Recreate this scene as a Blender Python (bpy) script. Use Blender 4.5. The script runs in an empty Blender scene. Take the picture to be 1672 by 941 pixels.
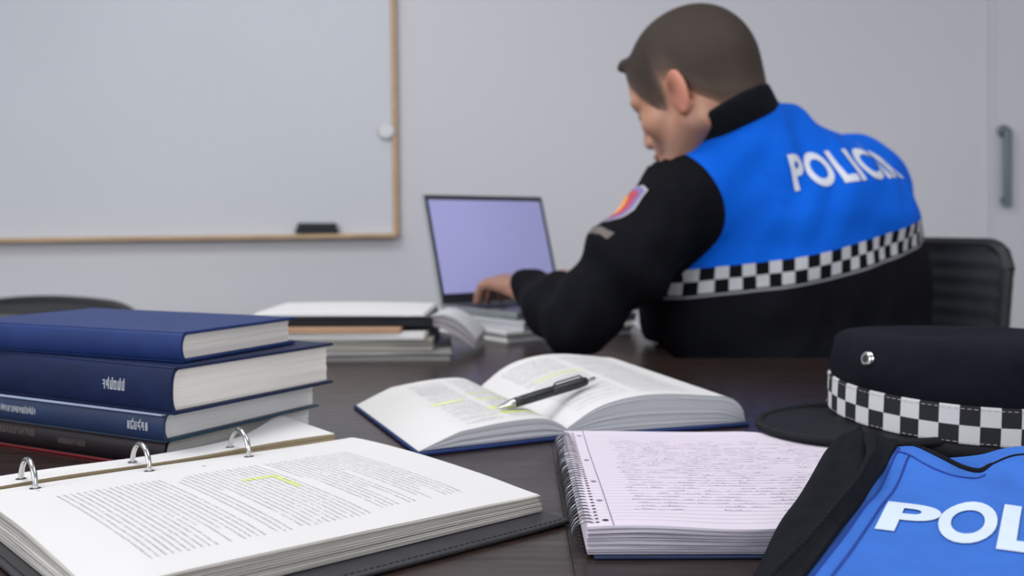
import bpy, bmesh, math, random
import numpy as np
from mathutils import Vector, Matrix, noise
from mathutils.bvhtree import BVHTree
C = bpy.context.scene.collection
V = Vector
PI = math.pi
CAMZ = .965; TZ = .75; FPX = 1700.; CX = 836.; CY = 365.
random.seed(7)

# ------------------------------------------------------------------ helpers
def lerp(a, b, t): return a + (b - a) * t
def sstep(a, b, x):
    t = max(0., min(1., (x - a) / (b - a))); return t * t * (3 - 2 * t)
def curve(pts, x):
    """smooth interpolation through (x, y) control points"""
    if x <= pts[0][0]: return pts[0][1]
    for (a, ya), (b, yb) in zip(pts, pts[1:]):
        if x <= b:
            t = (x - a) / (b - a)
            return lerp(ya, yb, t)
    return pts[-1][1]
def scurve(pts, x):
    xs = [p[0] for p in pts]; n = len(pts)
    if x <= xs[0]: return pts[0][1]
    if x >= xs[-1]: return pts[-1][1]
    for i in range(n - 1):
        if x <= xs[i + 1]:
            h = xs[i + 1] - xs[i]; t = (x - xs[i]) / h
            def sl(j):
                if j == 0: return (pts[1][1] - pts[0][1]) / (xs[1] - xs[0])
                if j == n - 1: return (pts[-1][1] - pts[-2][1]) / (xs[-1] - xs[-2])
                return (pts[j + 1][1] - pts[j - 1][1]) / (xs[j + 1] - xs[j - 1])
            m0, m1 = sl(i) * h, sl(i + 1) * h
            return ((2*t**3 - 3*t*t + 1) * pts[i][1] + (t**3 - 2*t*t + t) * m0 + (-2*t**3 + 3*t*t) * pts[i + 1][1] + (t**3 - t*t) * m1)

class MB:
    """collects faces (with uv and material slot) and links them as ONE mesh object"""
    def __init__(s): s.v = []; s.f = []; s.m = []; s.uv = []
    def add(s, p): s.v.append(tuple(p)); return len(s.v) - 1
    def face(s, idx, m=0, uv=None):
        s.f.append(tuple(idx)); s.m.append(m); s.uv.append(uv or [(0, 0)] * len(idx))
    def quad(s, pts, m=0, uv=None):
        s.face([s.add(p) for p in pts], m, uv)
    def grid(s, fn, ns, nt, m=0, flip=False, wrap=False):
        base = len(s.v)
        for i in range(ns + 1):
            for j in range(nt + 1): s.add(fn(i / ns, j / nt))
        for i in range(ns):
            for j in range(nt):
                a = base + i * (nt + 1) + j; b = a + nt + 1
                q = [a, b, b + 1, a + 1]; u = [(i/ns, j/nt), ((i+1)/ns, j/nt), ((i+1)/ns, (j+1)/nt), (i/ns, (j+1)/nt)]
                if flip: q.reverse(); u.reverse()
                s.face(q, m, u)
    def slab(s, top, bot, ns, nt, rows=4, jit=0., mt=0, ms=1, mb_=0, seed=0):
        """solid between two surfaces; its rim has `rows` layers pushed in and out like leaves"""
        rg = random.Random(seed)
        s.grid(top, ns, nt, mt); s.grid(bot, ns, nt, mb_, flip=True)
        per = [(i/ns, 0) for i in range(ns)] + [(1, j/nt) for j in range(nt)] + [(1 - i/ns, 1) for i in range(ns)] + [(0, 1 - j/nt) for j in range(nt)]
        c = (top(.5, .5) + bot(.5, .5)) / 2
        offs = [0.] + [rg.uniform(-jit, jit) for _ in range(rows - 1)] + [0.]
        lay = []; ln = 0.; L = []
        for k, (a, b) in enumerate(per + [per[0]]):
            P = top(a, b)
            if k: ln += (P - prev).length
            prev = P; L.append(ln)
        for r in range(rows + 1):
            f = r / rows; row = []
            for (a, b) in per:
                p0, p1 = bot(a, b), top(a, b); p = p0.lerp(p1, f)
                out = V((0, 0, 0))
                e = 0
                if b == 0: out += (top(a, 0) - top(a, .5)).normalized(); e += 1
                if b == 1: out += (top(a, 1) - top(a, .5)).normalized(); e += 1
                if a == 0: out += (top(0, b) - top(.5, b)).normalized(); e += 1
                if a == 1: out += (top(1, b) - top(.5, b)).normalized(); e += 1
                out.z = 0
                row.append(s.add(p + out * offs[r]))
            lay.append(row)
        n = len(per)
        for r in range(rows):
            for k in range(n):
                k2 = (k + 1) % n
                s.face([lay[r][k], lay[r][k2], lay[r+1][k2], lay[r+1][k]], ms, [(L[k]*5, r/rows), (L[k+1]*5, r/rows), (L[k+1]*5, (r+1)/rows), (L[k]*5, (r+1)/rows)])
    def box(s, c, size, rot=0., m=0, tilt=None):
        c = V(c); x, y, z = [q / 2 for q in size]
        M = Matrix.Rotation(rot, 3, 'Z') if tilt is None else tilt
        P = [c + M @ V((sx*x, sy*y, sz*z)) for sz in (-1, 1) for sy in (-1, 1) for sx in (-1, 1)]
        i = [s.add(p) for p in P]
        for q in ((0,2,3,1), (4,5,7,6), (0,1,5,4), (2,6,7,3), (0,4,6,2), (1,3,7,5)):
            s.face([i[k] for k in q], m, [(0,0),(1,0),(1,1),(0,1)])
    def tube(s, pts, r, seg=8, closed=False, m=0, caps=True):
        pts = [V(p) for p in pts]; n = len(pts)
        R = r if isinstance(r, (list, tuple)) else [r] * n
        rings = []; nrm = None
        for i in range(n):
            if closed: t = pts[(i+1) % n] - pts[i-1]
            else: t = pts[min(i+1, n-1)] - pts[max(i-1, 0)]
            t.normalize()
            if nrm is None:
                nrm = t.cross(V((0,0,1))); nrm = nrm if nrm.length > .1 else t.cross(V((1,0,0)))
            nrm = (nrm - t * nrm.dot(t)).normalized(); b = t.cross(nrm)
            rings.append([s.add(pts[i] + (nrm * math.cos(2*PI*k/seg) + b * math.sin(2*PI*k/seg)) * R[i]) for k in range(seg)])
        for i in range(n if closed else n - 1):
            A, B = rings[i], rings[(i+1) % n]
            for k in range(seg):
                s.face([A[k], A[(k+1) % seg], B[(k+1) % seg], B[k]], m)
        if caps and not closed:
            s.face(list(reversed(rings[0])), m); s.face(rings[-1], m)
    def lathe(s, prof, M, seg=32, m=0, sy=1.):
        """prof = (radius, height) list turned about M's z axis"""
        rings = []
        for (r, h) in prof:
            rings.append([s.add(M @ V((r*math.cos(2*PI*k/seg), r*sy*math.sin(2*PI*k/seg), h))) for k in range(seg)])
        for i in range(len(prof) - 1):
            for k in range(seg):
                k2 = (k+1) % seg
                s.face([rings[i][k], rings[i][k2], rings[i+1][k2], rings[i+1][k]], m, [(k/seg, i), ((k+1)/seg, i), ((k+1)/seg, i+1), (k/seg, i+1)])
        if prof[0][0] > 1e-5: s.face(list(reversed(rings[0])), m)
        if prof[-1][0] > 1e-5: s.face(rings[-1], m)
    def build(s, name, mats, parent=None, smooth=35, bevel=0., weld=True):
        me = bpy.data.meshes.new(name)
        me.from_pydata(s.v, [], s.f)
        uv = me.uv_layers.new(name='uv')
        flat = [c for f in s.uv for c in f]
        uv.data.foreach_set('uv', [x for c in flat for x in c])
        me.polygons.foreach_set('material_index', s.m)
        for m in (mats if isinstance(mats, (list, tuple)) else [mats]): me.materials.append(m)
        bm = bmesh.new(); bm.from_mesh(me)
        if weld: bmesh.ops.remove_doubles(bm, verts=bm.verts, dist=1e-6)
        bmesh.ops.recalc_face_normals(bm, faces=bm.faces)
        bm.to_mesh(me); bm.free()
        return link(name, me, parent, smooth, bevel)

def link(name, me, parent=None, smooth=35, bevel=0.):
    o = bpy.data.objects.new(name, me); C.objects.link(o)
    if smooth:
        me.shade_smooth(); me.set_sharp_from_angle(angle=math.radians(smooth))
    if parent is not None:
        o.parent = parent
        if parent.type == 'EMPTY': o.matrix_parent_inverse = Matrix.Translation(-parent.location)
    if bevel:
        b = o.modifiers.new('bevel', 'BEVEL'); b.width = bevel; b.segments = 3; b.limit_method = 'ANGLE'; b.angle_limit = math.radians(40)
    return o
def tag(o, label, cat, group=None):
    o['label'] = label; o['category'] = cat
    if group: o['group'] = group
    return o
def thing(name, loc, label, cat, group=None):
    o = bpy.data.objects.new(name, None); C.objects.link(o); o.location = loc; o.empty_display_size = .05
    return tag(o, label, cat, group)
def struct(o): o['kind'] = 'structure'; return o

# ------------------------------------------------------------------ materials
def nmat(name):
    m = bpy.data.materials.new(name); m.use_nodes = True
    nt = m.node_tree; b = nt.nodes['Principled BSDF']
    return m, nt, b
def N(nt, t, **kw):
    n = nt.nodes.new(t)
    for k, v in kw.items():
        if k in n.inputs: n.inputs[k].default_value = v
        else: setattr(n, k, v)
    return n
def col4(c): return (*c, 1.) if len(c) == 3 else c
def ramp(nt, src, stops):
    r = nt.nodes.new('ShaderNodeValToRGB'); e = r.color_ramp.elements
    e[0].position = stops[0][0]; e[0].color = col4(stops[0][1]); e[1].position = stops[-1][0]; e[1].color = col4(stops[-1][1])
    for p, c in stops[1:-1]:
        q = e.new(p); q.color = col4(c)
    nt.links.new(src, r.inputs[0]); return r.outputs[0]
def mat(name, color, rough=.5, var=.08, scale=30., bump=0., bscale=400., metal=0., spec=.5, stretch=(1,1,1), coat=0., sheen=0., emit=0., sub=0.):
    """colour with slight procedural variation and a fine bump"""
    m, nt, b = nmat(name)
    tc = N(nt, 'ShaderNodeTexCoord'); mp = N(nt, 'ShaderNodeMapping'); mp.inputs['Scale'].default_value = stretch
    nt.links.new(tc.outputs['Object'], mp.inputs[0])
    no = N(nt, 'ShaderNodeTexNoise', Scale=scale, Detail=4.); nt.links.new(mp.outputs[0], no.inputs['Vector'])
    c0 = tuple(max(0, c * (1 - var)) for c in color); c1 = tuple(min(1, c * (1 + var)) for c in color)
    nt.links.new(ramp(nt, no.outputs['Fac'], [(.3, c0), (.7, c1)]), b.inputs['Base Color'])
    b.inputs['Roughness'].default_value = rough; b.inputs['Metallic'].default_value = metal
    b.inputs['Specular IOR Level'].default_value = spec; b.inputs['Coat Weight'].default_value = coat
    b.inputs['Sheen Weight'].default_value = sheen
    if sub:
        b.inputs['Subsurface Weight'].default_value = sub; b.inputs['Subsurface Radius'].default_value = (.012, .004, .002)
    if emit:
        b.inputs['Emission Color'].default_value = col4(color); b.inputs['Emission Strength'].default_value = emit
    if bump:
        n2 = N(nt, 'ShaderNodeTexNoise', Scale=bscale, Detail=3.); nt.links.new(mp.outputs[0], n2.inputs['Vector'])
        bp = N(nt, 'ShaderNodeBump', Strength=bump, Distance=.002); nt.links.new(n2.outputs['Fac'], bp.inputs['Height'])
        nt.links.new(bp.outputs[0], b.inputs['Normal'])
    return m
def edges_mat(name, dark, light, lines=45., rough=.8):
    """side of a stack of leaves: long thin streaks along the rim"""
    m, nt, b = nmat(name)
    tc = N(nt, 'ShaderNodeTexCoord'); mp = N(nt, 'ShaderNodeMapping'); mp.inputs['Scale'].default_value = (1.2, lines, 1)
    nt.links.new(tc.outputs['UV'], mp.inputs[0])
    no = N(nt, 'ShaderNodeTexNoise', Scale=1., Detail=5., Roughness=.65); nt.links.new(mp.outputs[0], no.inputs['Vector'])
    nt.links.new(ramp(nt, no.outputs['Fac'], [(.3, dark), (.62, light)]), b.inputs['Base Color'])
    bp = N(nt, 'ShaderNodeBump', Strength=.5, Distance=.001); nt.links.new(no.outputs['Fac'], bp.inputs['Height'])
    nt.links.new(bp.outputs[0], b.inputs['Normal'])
    b.inputs['Roughness'].default_value = rough
    return m

M = {}
M['paper'] = mat('paper', (.65, .65, .66), .65, .015, 12, .05, 900)
M['paper_warm'] = mat('paper_warm', (.64, .64, .645), .65, .02, 12)
M['paper_dim'] = mat('paper_dim', (.55, .57, .60), .65, .05, 10)
M['edges'] = edges_mat('page_edges', (.17, .155, .14), (.60, .575, .54), 26)
M['edges_book'] = edges_mat('book_page_edges', (.58, .55, .52), (.76, .73, .69), 60)
M['edges_white'] = edges_mat('white_page_edges', (.62, .62, .63), (.80, .80, .80), 60)
M['edges_grey'] = edges_mat('grey_page_edges', (.44, .45, .49), (.54, .55, .59), 70)
M['edges_tan'] = edges_mat('tan_page_edges', (.22, .17, .10), (.36, .29, .18), 20)
M['edges_lav'] = edges_mat('notebook_page_edges', (.10, .09, .12), (.62, .58, .67), 8)
M['print'] = mat('printed_ink', (.10, .10, .115), .7, .1)
M['print_soft'] = mat('faint_ink', (.34, .35, .37), .7, .1)
M['print_text'] = mat('grey_ink', (.37, .37, .39), .7, .1)
M['marker'] = mat('highlighter', (.66, .78, .20), .6, .06)
M['marker_pale'] = mat('pale_highlighter', (.68, .76, .42), .6, .06)
M['lavender'] = mat('lavender_paper', (.66, .60, .70), .7, .02, 10)
M['rule'] = mat('ruled_line', (.52, .47, .58), .7, .05)
M['margin'] = mat('margin_line', (.22, .19, .28), .7, .05)
M['ink'] = mat('pen_ink', (.20, .19, .29), .6, .2)
M['black_leather'] = mat('black_leatherette', (.026, .027, .032), .42, .15, 60, .25, 700)
M['navy'] = mat('navy_cloth', (.012, .030, .125), .55, .12, 40, .12, 1400, spec=.2)
M['navy2'] = mat('dark_navy_cloth', (.006, .014, .055), .5, .15, 40, .12, 1400, spec=.2)
M['navy3'] = mat('slate_navy_cover', (.012, .028, .082), .38, .1, 40)
M['teal'] = mat('teal_board_edge', (.02, .07, .11), .45)
M['red_black'] = mat('black_cover', (.008, .004, .006), .35, .2, 20)
M['red'] = mat('dark_red_trim', (.20, .006, .012), .4, .1)
M['rose'] = mat('dull_rose_edge', (.16, .09, .11), .5, .1)
M['pale_edge'] = mat('pale_blue_edge', (.42, .50, .66), .5, .1)
M['dim_ink'] = mat('dim_foil', (.09, .065, .065), .6)
M['spine_ink'] = mat('silver_foil', (.42, .44, .48), .5, .2, 300)
M['steel'] = mat('polished_steel', (.62, .62, .60), .16, .03, metal=1.)
M['wire'] = mat('grey_wire', (.20, .20, .22), .35, .05, metal=1.)
M['dark_hole'] = mat('punch_hole_shadow', (.03, .03, .03), .9)
M['cap_black'] = mat('cap_wool', (.006, .0075, .013), .9, .15, 80, .3, 1600, spec=.12)
M['cap_trim'] = mat('cap_patent_trim', (.006, .007, .010), .7, .1, 80, spec=.25)
M['white_cloth'] = mat('white_woven_band', (.66, .66, .68), .8, .05, 200, .3, 2500)
M['black_cloth'] = mat('black_woven', (.009, .010, .014), .95, .2, 90, .3, 1800, spec=.1)
M['blue_cloth'] = mat('royal_blue_fabric', (.030, .140, .55), .7, .06, 60, .22, 2600, spec=.3)
M['blue_seam'] = mat('blue_stitching', (.015, .05, .32), .8)
M['letter'] = mat('reflective_lettering', (.60, .70, .83), .5, .03, 60, .1, 1500)
M['letter_soft'] = mat('reflective_back_lettering', (.62, .66, .74), .5, .03, 60)
M['gunmetal'] = mat('gunmetal_barrel', (.035, .037, .042), .3, .1, metal=.6)
M['chrome'] = mat('chrome', (.55, .55, .57), .18, .03, metal=1.)
M['silver'] = mat('laptop_aluminium', (.30, .33, .34), .4, .05, metal=.5)
M['bezel'] = mat('black_bezel', (.012, .012, .016), .35)
M['keys'] = mat('black_keys', (.02, .02, .024), .5)
M['screen'] = mat('lit_screen', (.255, .26, .47), .4, .05, 3., emit=.5)
M['kraft'] = mat('kraft_card', (.42, .25, .15), .7, .08)
M['grey_cover'] = mat('grey_magazine', (.24, .23, .22), .45, .2, 14)
M['tan_cover'] = mat('tan_magazine', (.33, .30, .26), .5, .15, 14)
M['chair_mesh'] = mat('charcoal_upholstery', (.030, .033, .042), .6, .15, 50, .2, 900)
M['chair_frame'] = mat('black_chair_plastic', (.012, .013, .016), .5)
M['chair_grey'] = mat('grey_chair_shell', (.05, .052, .055), .55, .1)
M['board'] = mat('whiteboard_enamel', (.66, .685, .735), .75, .012, 3., spec=.15)
M['frame_wood'] = mat('beech_frame', (.56, .38, .22), .55, .15, 12, stretch=(1, 1, 8))
M['eraser_felt'] = mat('eraser_felt', (.03, .035, .042), .9, .2, 200)
M['eraser_back'] = mat('eraser_plastic', (.016, .018, .022), .5)
M['white_plastic'] = mat('white_plastic', (.72, .73, .74), .4)
M['handle'] = mat('brushed_handle', (.17, .21, .23), .4, .06, metal=.4)
M['door'] = mat('painted_door', (.66, .665, .71), .5, .02, 4)
M['trousers'] = mat('navy_trousers', (.010, .011, .018), .9, .1, 90)
M['shoe'] = mat('black_shoe_leather', (.01, .01, .011), .35)
M['orange'] = mat('emblem_orange', (.80, .33, .09), .7)
M['crimson'] = mat('emblem_red', (.45, .06, .10), .7)
M['emblem_grey'] = mat('emblem_border', (.42, .40, .42), .7)
M['emblem_blue'] = mat('emblem_violet', (.20, .17, .42), .7)
M['tape'] = mat('name_tape', (.13, .115, .11), .8)

def wall_mat():
    m, nt, b = nmat('painted_plaster')
    tc = N(nt, 'ShaderNodeTexCoord')
    no = N(nt, 'ShaderNodeTexNoise', Scale=.8, Detail=2.); nt.links.new(tc.outputs['Object'], no.inputs['Vector'])
    nt.links.new(ramp(nt, no.outputs['Fac'], [(.3, (.665, .672, .715)), (.7, (.69, .69, .73))]), b.inputs['Base Color'])
    n2 = N(nt, 'ShaderNodeTexNoise', Scale=55., Detail=3.); nt.links.new(tc.outputs['Object'], n2.inputs['Vector'])
    bp = N(nt, 'ShaderNodeBump', Strength=.35, Distance=.004); nt.links.new(n2.outputs['Fac'], bp.inputs['Height'])
    nt.links.new(bp.outputs[0], b.inputs['Normal']); b.inputs['Roughness'].default_value = .8
    return m
def wood_mat(name, rot):
    m, nt, b = nmat(name)
    tc = N(nt, 'ShaderNodeTexCoord'); mp = N(nt, 'ShaderNodeMapping')
    mp.inputs['Rotation'].default_value = (0, 0, rot); mp.inputs['Scale'].default_value = (3., 60., 3.)
    nt.links.new(tc.outputs['Object'], mp.inputs[0])
    no = N(nt, 'ShaderNodeTexNoise', Scale=2.2, Detail=8., Roughness=.6, Distortion=.4); nt.links.new(mp.outputs[0], no.inputs['Vector'])
    nt.links.new(ramp(nt, no.outputs['Fac'], [(.25, (.011, .0065, .0055)), (.5, (.024, .0145, .012)), (.75, (.046, .028, .022))]), b.inputs['Base Color'])
    nt.links.new(ramp(nt, no.outputs['Fac'], [(.3, (.30,)*3), (.7, (.21,)*3)]), b.inputs['Roughness'])
    bp = N(nt, 'ShaderNodeBump', Strength=.12, Distance=.0006); nt.links.new(no.outputs['Fac'], bp.inputs['Height'])
    nt.links.new(bp.outputs[0], b.inputs['Normal'])
    b.inputs['Specular IOR Level'].default_value = .5
    return m
M['wall'] = wall_mat()
M['wood'] = wood_mat('dark_wenge', .25)
M['wood2'] = wood_mat('dark_wenge_panel', .05)
M['floor'] = mat('grey_floor', (.16, .155, .15), .5, .1, 4)
M['ceiling'] = mat('ceiling_white', (.6, .6, .6), .9)
M['skirting'] = mat('skirting_white', (.55, .55, .57), .5)

def attr_mix(nt, name):
    a = nt.nodes.new('ShaderNodeAttribute'); a.attribute_name = name; return a.outputs['Fac']
def mth(nt, op, a, b=None, c=None):
    n = nt.nodes.new('ShaderNodeMath'); n.operation = op
    for i, x in enumerate((a, b, c)):
        if x is None: continue
        if isinstance(x, (int, float)): n.inputs[i].default_value = x
        else: nt.links.new(x, n.inputs[i])
    return n.outputs[0]
def mixc(nt, fac, a, b):
    n = nt.nodes.new('ShaderNodeMix'); n.data_type = 'RGBA'
    if isinstance(fac, (int, float)): n.inputs[0].default_value = fac
    else: nt.links.new(fac, n.inputs[0])
    for i, x in ((6, a), (7, b)):
        if isinstance(x, tuple): n.inputs[i].default_value = col4(x)
        else: nt.links.new(x, n.inputs[i])
    return n.outputs[2]

# ------------------------------------------------------------------ camera
cam = bpy.data.cameras.new('camera'); co = bpy.data.objects.new('camera', cam); C.objects.link(co)
co.location = (0, 0, CAMZ); co.rotation_euler = (PI/2, 0, 0)
cam.sensor_width = 36; cam.lens = FPX / 1672 * 36; cam.shift_y = -(470.5 - CY) / 1672
cam.clip_start = .02
cam.dof.use_dof = True; cam.dof.focus_distance = .74; cam.dof.aperture_fstop = 6.6; cam.dof.aperture_blades = 9
bpy.context.scene.camera = co

# ------------------------------------------------------------------ room
WY = 3.6
def plane_box(name, c, size, m):
    b = MB(); b.box(c, size); return struct(b.build(name, m, smooth=0))
plane_box('wall_back', (0, WY + .05, 1.3), (6.2, .1, 2.6), M['wall'])
plane_box('wall_left', (-3.05, .8, 1.3), (.1, 5.5, 2.6), M['wall'])
plane_box('wall_right', (3.05, .8, 1.3), (.1, 5.5, 2.6), M['wall'])
plane_box('floor', (0, .8, -.05), (6.2, 5.7, .1), M['floor'])
plane_box('ceiling', (0, .8, 2.65), (6.2, 5.7, .1), M['ceiling'])
plane_box('baseboard_back', (-.7, WY - .008, .05), (4.6, .016, .1), M['skirting'])
b = MB(); b.box((2.06, WY - .004, 1.02), (.80, .012, 2.04))
dr = struct(b.build('door_1', M['door'], smooth=0, bevel=.002))
b = MB()
b.box((1.693, WY - .045, 1.155), (.026, .018, .27)); 
hd = b.build('door_handle', M['handle'], dr, bevel=.006)
b = MB()
for z in (1.275, 1.045): b.box((1.693, WY - .022, z), (.018, .034, .018))
b.lathe([(.022, 0), (.022, .008), (.017, .011), (0, .011)], Matrix.Translation((1.693, WY - .010, 1.283)) @ Matrix.Rotation(PI/2, 4, 'X'), 20)
b.build('handle_mount', M['handle'], hd, bevel=.002)
for i, (x0, x1, z0, z1) in enumerate([(1.645, 1.66, 0, 2.05), (2.46, 2.475, 0, 2.05), (1.645, 2.475, 2.04, 2.055)]):
    plane_box('trim_%d' % (i + 1), ((x0+x1)/2, WY - .008, (z0+z1)/2), (x1-x0, .016, z1-z0), M['door'])

# whiteboard ---------------------------------------------------------------
wx1, wz0 = -.392, .921
wb = thing('whiteboard', (wx1, WY, wz0), 'wall whiteboard with thin light wooden frame', 'whiteboard')
R = Matrix.Translation((wx1, WY, wz0)) @ Matrix.Rotation(math.radians(.75), 4, 'Y') @ Matrix.Translation((-wx1, -WY, -wz0))
R = Matrix.Translation((wx1, WY, wz0)) @ Matrix.Rotation(-math.radians(.75), 4, 'Y') @ Matrix.Translation((-wx1, -WY, -wz0))
def wbox(c, s, name, m, bev=.002):
    b = MB(); b.box(c, s); b.v = [tuple(R @ V(p)) for p in b.v]; return b.build(name, m, wb, smooth=0, bevel=bev)
wbox((wx1 - 1.15, WY - .014, wz0 + .60), (2.3, .014, 1.2), 'writing_panel', M['board'], .001)
wbox((wx1 - .007, WY - .016, wz0 + .60), (.017, .030, 1.2), 'frame_side', M['frame_wood'])
wbox((wx1 - 2.293, WY - .016, wz0 + .60), (.017, .030, 1.2), 'frame_side', M['frame_wood'])
wbox((wx1 - 1.15, WY - .016, wz0 + 1.2), (2.3, .030, .017), 'frame_top', M['frame_wood'])
wbox((wx1 - 1.15, WY - .032, wz0 + .004), (2.3, .062, .014), 'marker_ledge', M['frame_wood'])
# magnet
mg = thing('board_magnet', (-.430, WY - .03, 1.282), 'small round white magnet on right edge of whiteboard frame', 'magnet')
MM = Matrix.Translation((-.430, WY - .0312, 1.282)) @ Matrix.Rotation(PI/2, 4, 'X')
b = MB(); b.lathe([(.027, 0), (.027, .007), (.024, .010), (0, .010)], MM, 28); b.build('magnet_disc', M['white_plastic'], mg)
b = MB(); b.tube([MM @ V((.028*math.cos(a), .028*math.sin(a), .003)) for a in [2*PI*k/28 for k in range(28)]], .0016, 6, True); b.build('magnet_rim', M['emblem_grey'], mg)
# eraser
ex = ((517 - CX) / FPX) * 3.55; ez = wz0 + .011
er = thing('board_eraser', (ex, WY - .045, ez), 'black felt eraser on the ledge of the whiteboard', 'eraser')
b = MB(); b.box((ex, WY - .045, ez - .002 + .009), (.142, .036, .018)); b.build('felt_pad', M['eraser_felt'], er, bevel=.003)
b = MB(); b.box((ex, WY - .045, ez + .0255), (.132, .033, .019)); b.build('grip', M['eraser_back'], er, bevel=.006)

# ------------------------------------------------------------------ table
tb = thing('meeting_table', (-.3, 1.2, 0), 'large dark brown wooden meeting table under books and papers', 'table')
def prism(poly, z0, z1):
    b = MB(); n = len(poly)
    lo = [b.add((x, y, z0)) for x, y in poly]; hi = [b.add((x, y, z1)) for x, y in poly]
    b.face(list(reversed(lo))); b.face(hi)
    for k in range(n): b.face([lo[k], lo[(k+1) % n], hi[(k+1) % n], hi[k]])
    return b
SE = .0385
prism([(-1.5, -.15), (SE, -.15), (SE, 1.66), (.26, 1.66), (.26, 2.44), (-1.5, 2.44)], TZ - .032, TZ).build('tabletop', M['wood'], tb, smooth=0, bevel=.0004)
prism([(SE + .0002, -.15), (1.5, -.15), (1.5, 1.66), (SE + .0002, 1.66)], TZ - .032, TZ).build('tabletop', M['wood2'], tb, smooth=0, bevel=.0004)
for x, y in ((-1.4, 0), (1.4, 0), (1.4, 1.55), (-1.4, 2.34), (-.10, 2.36), (.02, .9)):
    b = MB(); b.box((x, y, (TZ - .032)/2), (.06, .06, TZ - .032)); b.build('leg', M['chair_frame'], tb, smooth=0, bevel=.004)
b = MB(); b.box((0, 0.02, .68), (2.8, .03, .07)); b.build('apron', M['chair_frame'], tb, smooth=0)

# ------------------------------------------------------------------ print and handwriting on surfaces
def glyphs(mb, fn, a0, a1, b0, h, m, rg, cw=None, gap=.14, dens=1.):
    cw = cw or h * .95
    a = a0; e = h * .16
    def q(x0, y0, x1, y1): mb.quad([fn(x0, y0), fn(x1, y0), fn(x1, y1), fn(x0, y1)], m)
    while a < a1 - cw:
        if rg.random() < gap: a += cw * .8; continue
        w = cw * rg.uniform(.55, .8); t = rg.random()
        q(a, b0, a + e, b0 + h * rg.choice((1, 1, 1.3)))
        if t < .8: q(a + w - e, b0 + (0 if t < .6 else h*.3), a + w, b0 + h)
        if t > .3: q(a, b0 + h - e, a + w, b0 + h)
        if t < .55: q(a, b0, a + w, b0 + e)
        if .4 < t < .9: q(a, b0 + h*.45, a + w, b0 + h*.45 + e)
        a += cw
def ribbon(mb, fn, pts, w, m):
    for (x0, y0), (x1, y1) in zip(pts, pts[1:]):
        dx, dy = x1 - x0, y1 - y0; l = math.hypot(dx, dy) or 1; nx, ny = -dy/l*w/2, dx/l*w/2
        mb.quad([fn(x0 - nx, y0 - ny), fn(x1 - nx, y1 - ny), fn(x1 + nx, y1 + ny), fn(x0 + nx, y0 + ny)], m)
def patch(mb, fn, a0, a1, b0, b1, m, n=6):
    for i in range(n):
        x0, x1 = lerp(a0, a1, i/n), lerp(a0, a1, (i+1)/n)
        mb.quad([fn(x0, b0), fn(x1, b0), fn(x1, b1), fn(x0, b1)], m)

# ------------------------------------------------------------------ ring binder
BD = V((-.386, .743, 0)); ang = math.radians(41.0)
BU = V((math.cos(ang), math.sin(ang), 0)); BV = V((math.sin(ang), -math.cos(ang), 0))
LU, LV = .318, .252
bi = thing('ring_binder', (-.2, .72, TZ), 'open black ring binder of printed pages with three steel rings', 'binder')
def bz(u, v):   # height of the top sheet above the table
    s, t = u / LU, v / LV
    return .0205 + .0035 * math.sin(PI * min(1, max(0, t)) ** .8) - .0015 * sstep(.75, 1, t) - .0012 * sstep(.80, 1., s) * sstep(.45, 1, t) + .0012 * math.sin(4*s + 1) - .003 * sstep(.12, 0, s) * sstep(.3, 1, t)
def bp(u, v, dz=0.):
    p = BD + BU * u + BV * v; return V((p.x, p.y, TZ + bz(u, v) + dz))
# the cover boards
b = MB()
def cov(u0, u1, v0, v1, z1):
    b.slab(lambda s, t: BD + BU*lerp(u0, u1, s) + BV*lerp(v0, v1, t) + V((0, 0, TZ + z1)),
           lambda s, t: BD + BU*lerp(u0, u1, s) + BV*lerp(v0, v1, t) + V((0, 0, TZ + .0006)), 2, 2, 1, 0, 0, 0)
cov(-.012, LU + .004, -.008, LV + .030, .0042)
b.build('cover', M['black_leather'], bi, bevel=.0015)
b = MB(); cov(-.012, LU + .004, -.045, -.010, .0042); b.build('cover', M['black_leather'], bi, bevel=.0015)
b = MB()
for e0, e1 in (((-.008, LV + .026), (LU, LV + .026)), ((-.008, .0), (-.008, LV + .026))):
    n = 70
    for k in range(n):
        q0 = (lerp(e0[0], e1[0], k/n), lerp(e0[1], e1[1], k/n)); q1 = (lerp(e0[0], e1[0], (k+.6)/n), lerp(e0[1], e1[1], (k+.6)/n))
        b.tube([BD + BU*q[0] + BV*q[1] + V((0, 0, TZ + .0043)) for q in (q0, q1)], .0004, 4)
b.build('cover_stitching', M['cap_trim'], bi, weld=False)
# page stack
b = MB(); rg = random.Random(3)
def top(s, t):
    v = lerp(0., LV, t)
    u = LU * s - .003 * math.sin(PI*t) * (s > .5)
    return bp(u, v)
def bot(s, t):
    p = BD + BU * (LU * s) + BV * (lerp(.002, LV + .003, t)); return V((p.x, p.y, TZ + .0048))
b.slab(top, bot, 30, 24, 22, .0011, 0, 1, 0, seed=5)
F_ = lambda v, u: bp(u, v, .00022)
for (u0, u1, n) in ((.040, .112, 17), (.121, .190, 16), (.199, .272, 17)):
    for k in range(n):
        u = lerp(u0, u1, k / (n - 1)); s0 = .058; s1 = .226 - (rg.random() * .05 if rg.random() < .14 else 0)
        if u0 > .19: s1 -= .006
        if rg.random() < .05: s1 = .12
        if u0 == .121 and k < 3: s0 = .075 - .006*k
        glyphs(b, lambda a, c: bp(c, a, .00022), s0, s1, u, .00145, 2, rg, cw=.00150, gap=.15)
glyphs(b, lambda a, c: bp(c, a, .00022), .028, .034, .16, .002, 3, rg)
glyphs(b, lambda a, c: bp(c, a, .00022), .026, .032, .036, .0015, 3, rg)
patch(b, lambda a, c: bp(c, a, .00016), .098, .140, .183, .1875, 4)
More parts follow.
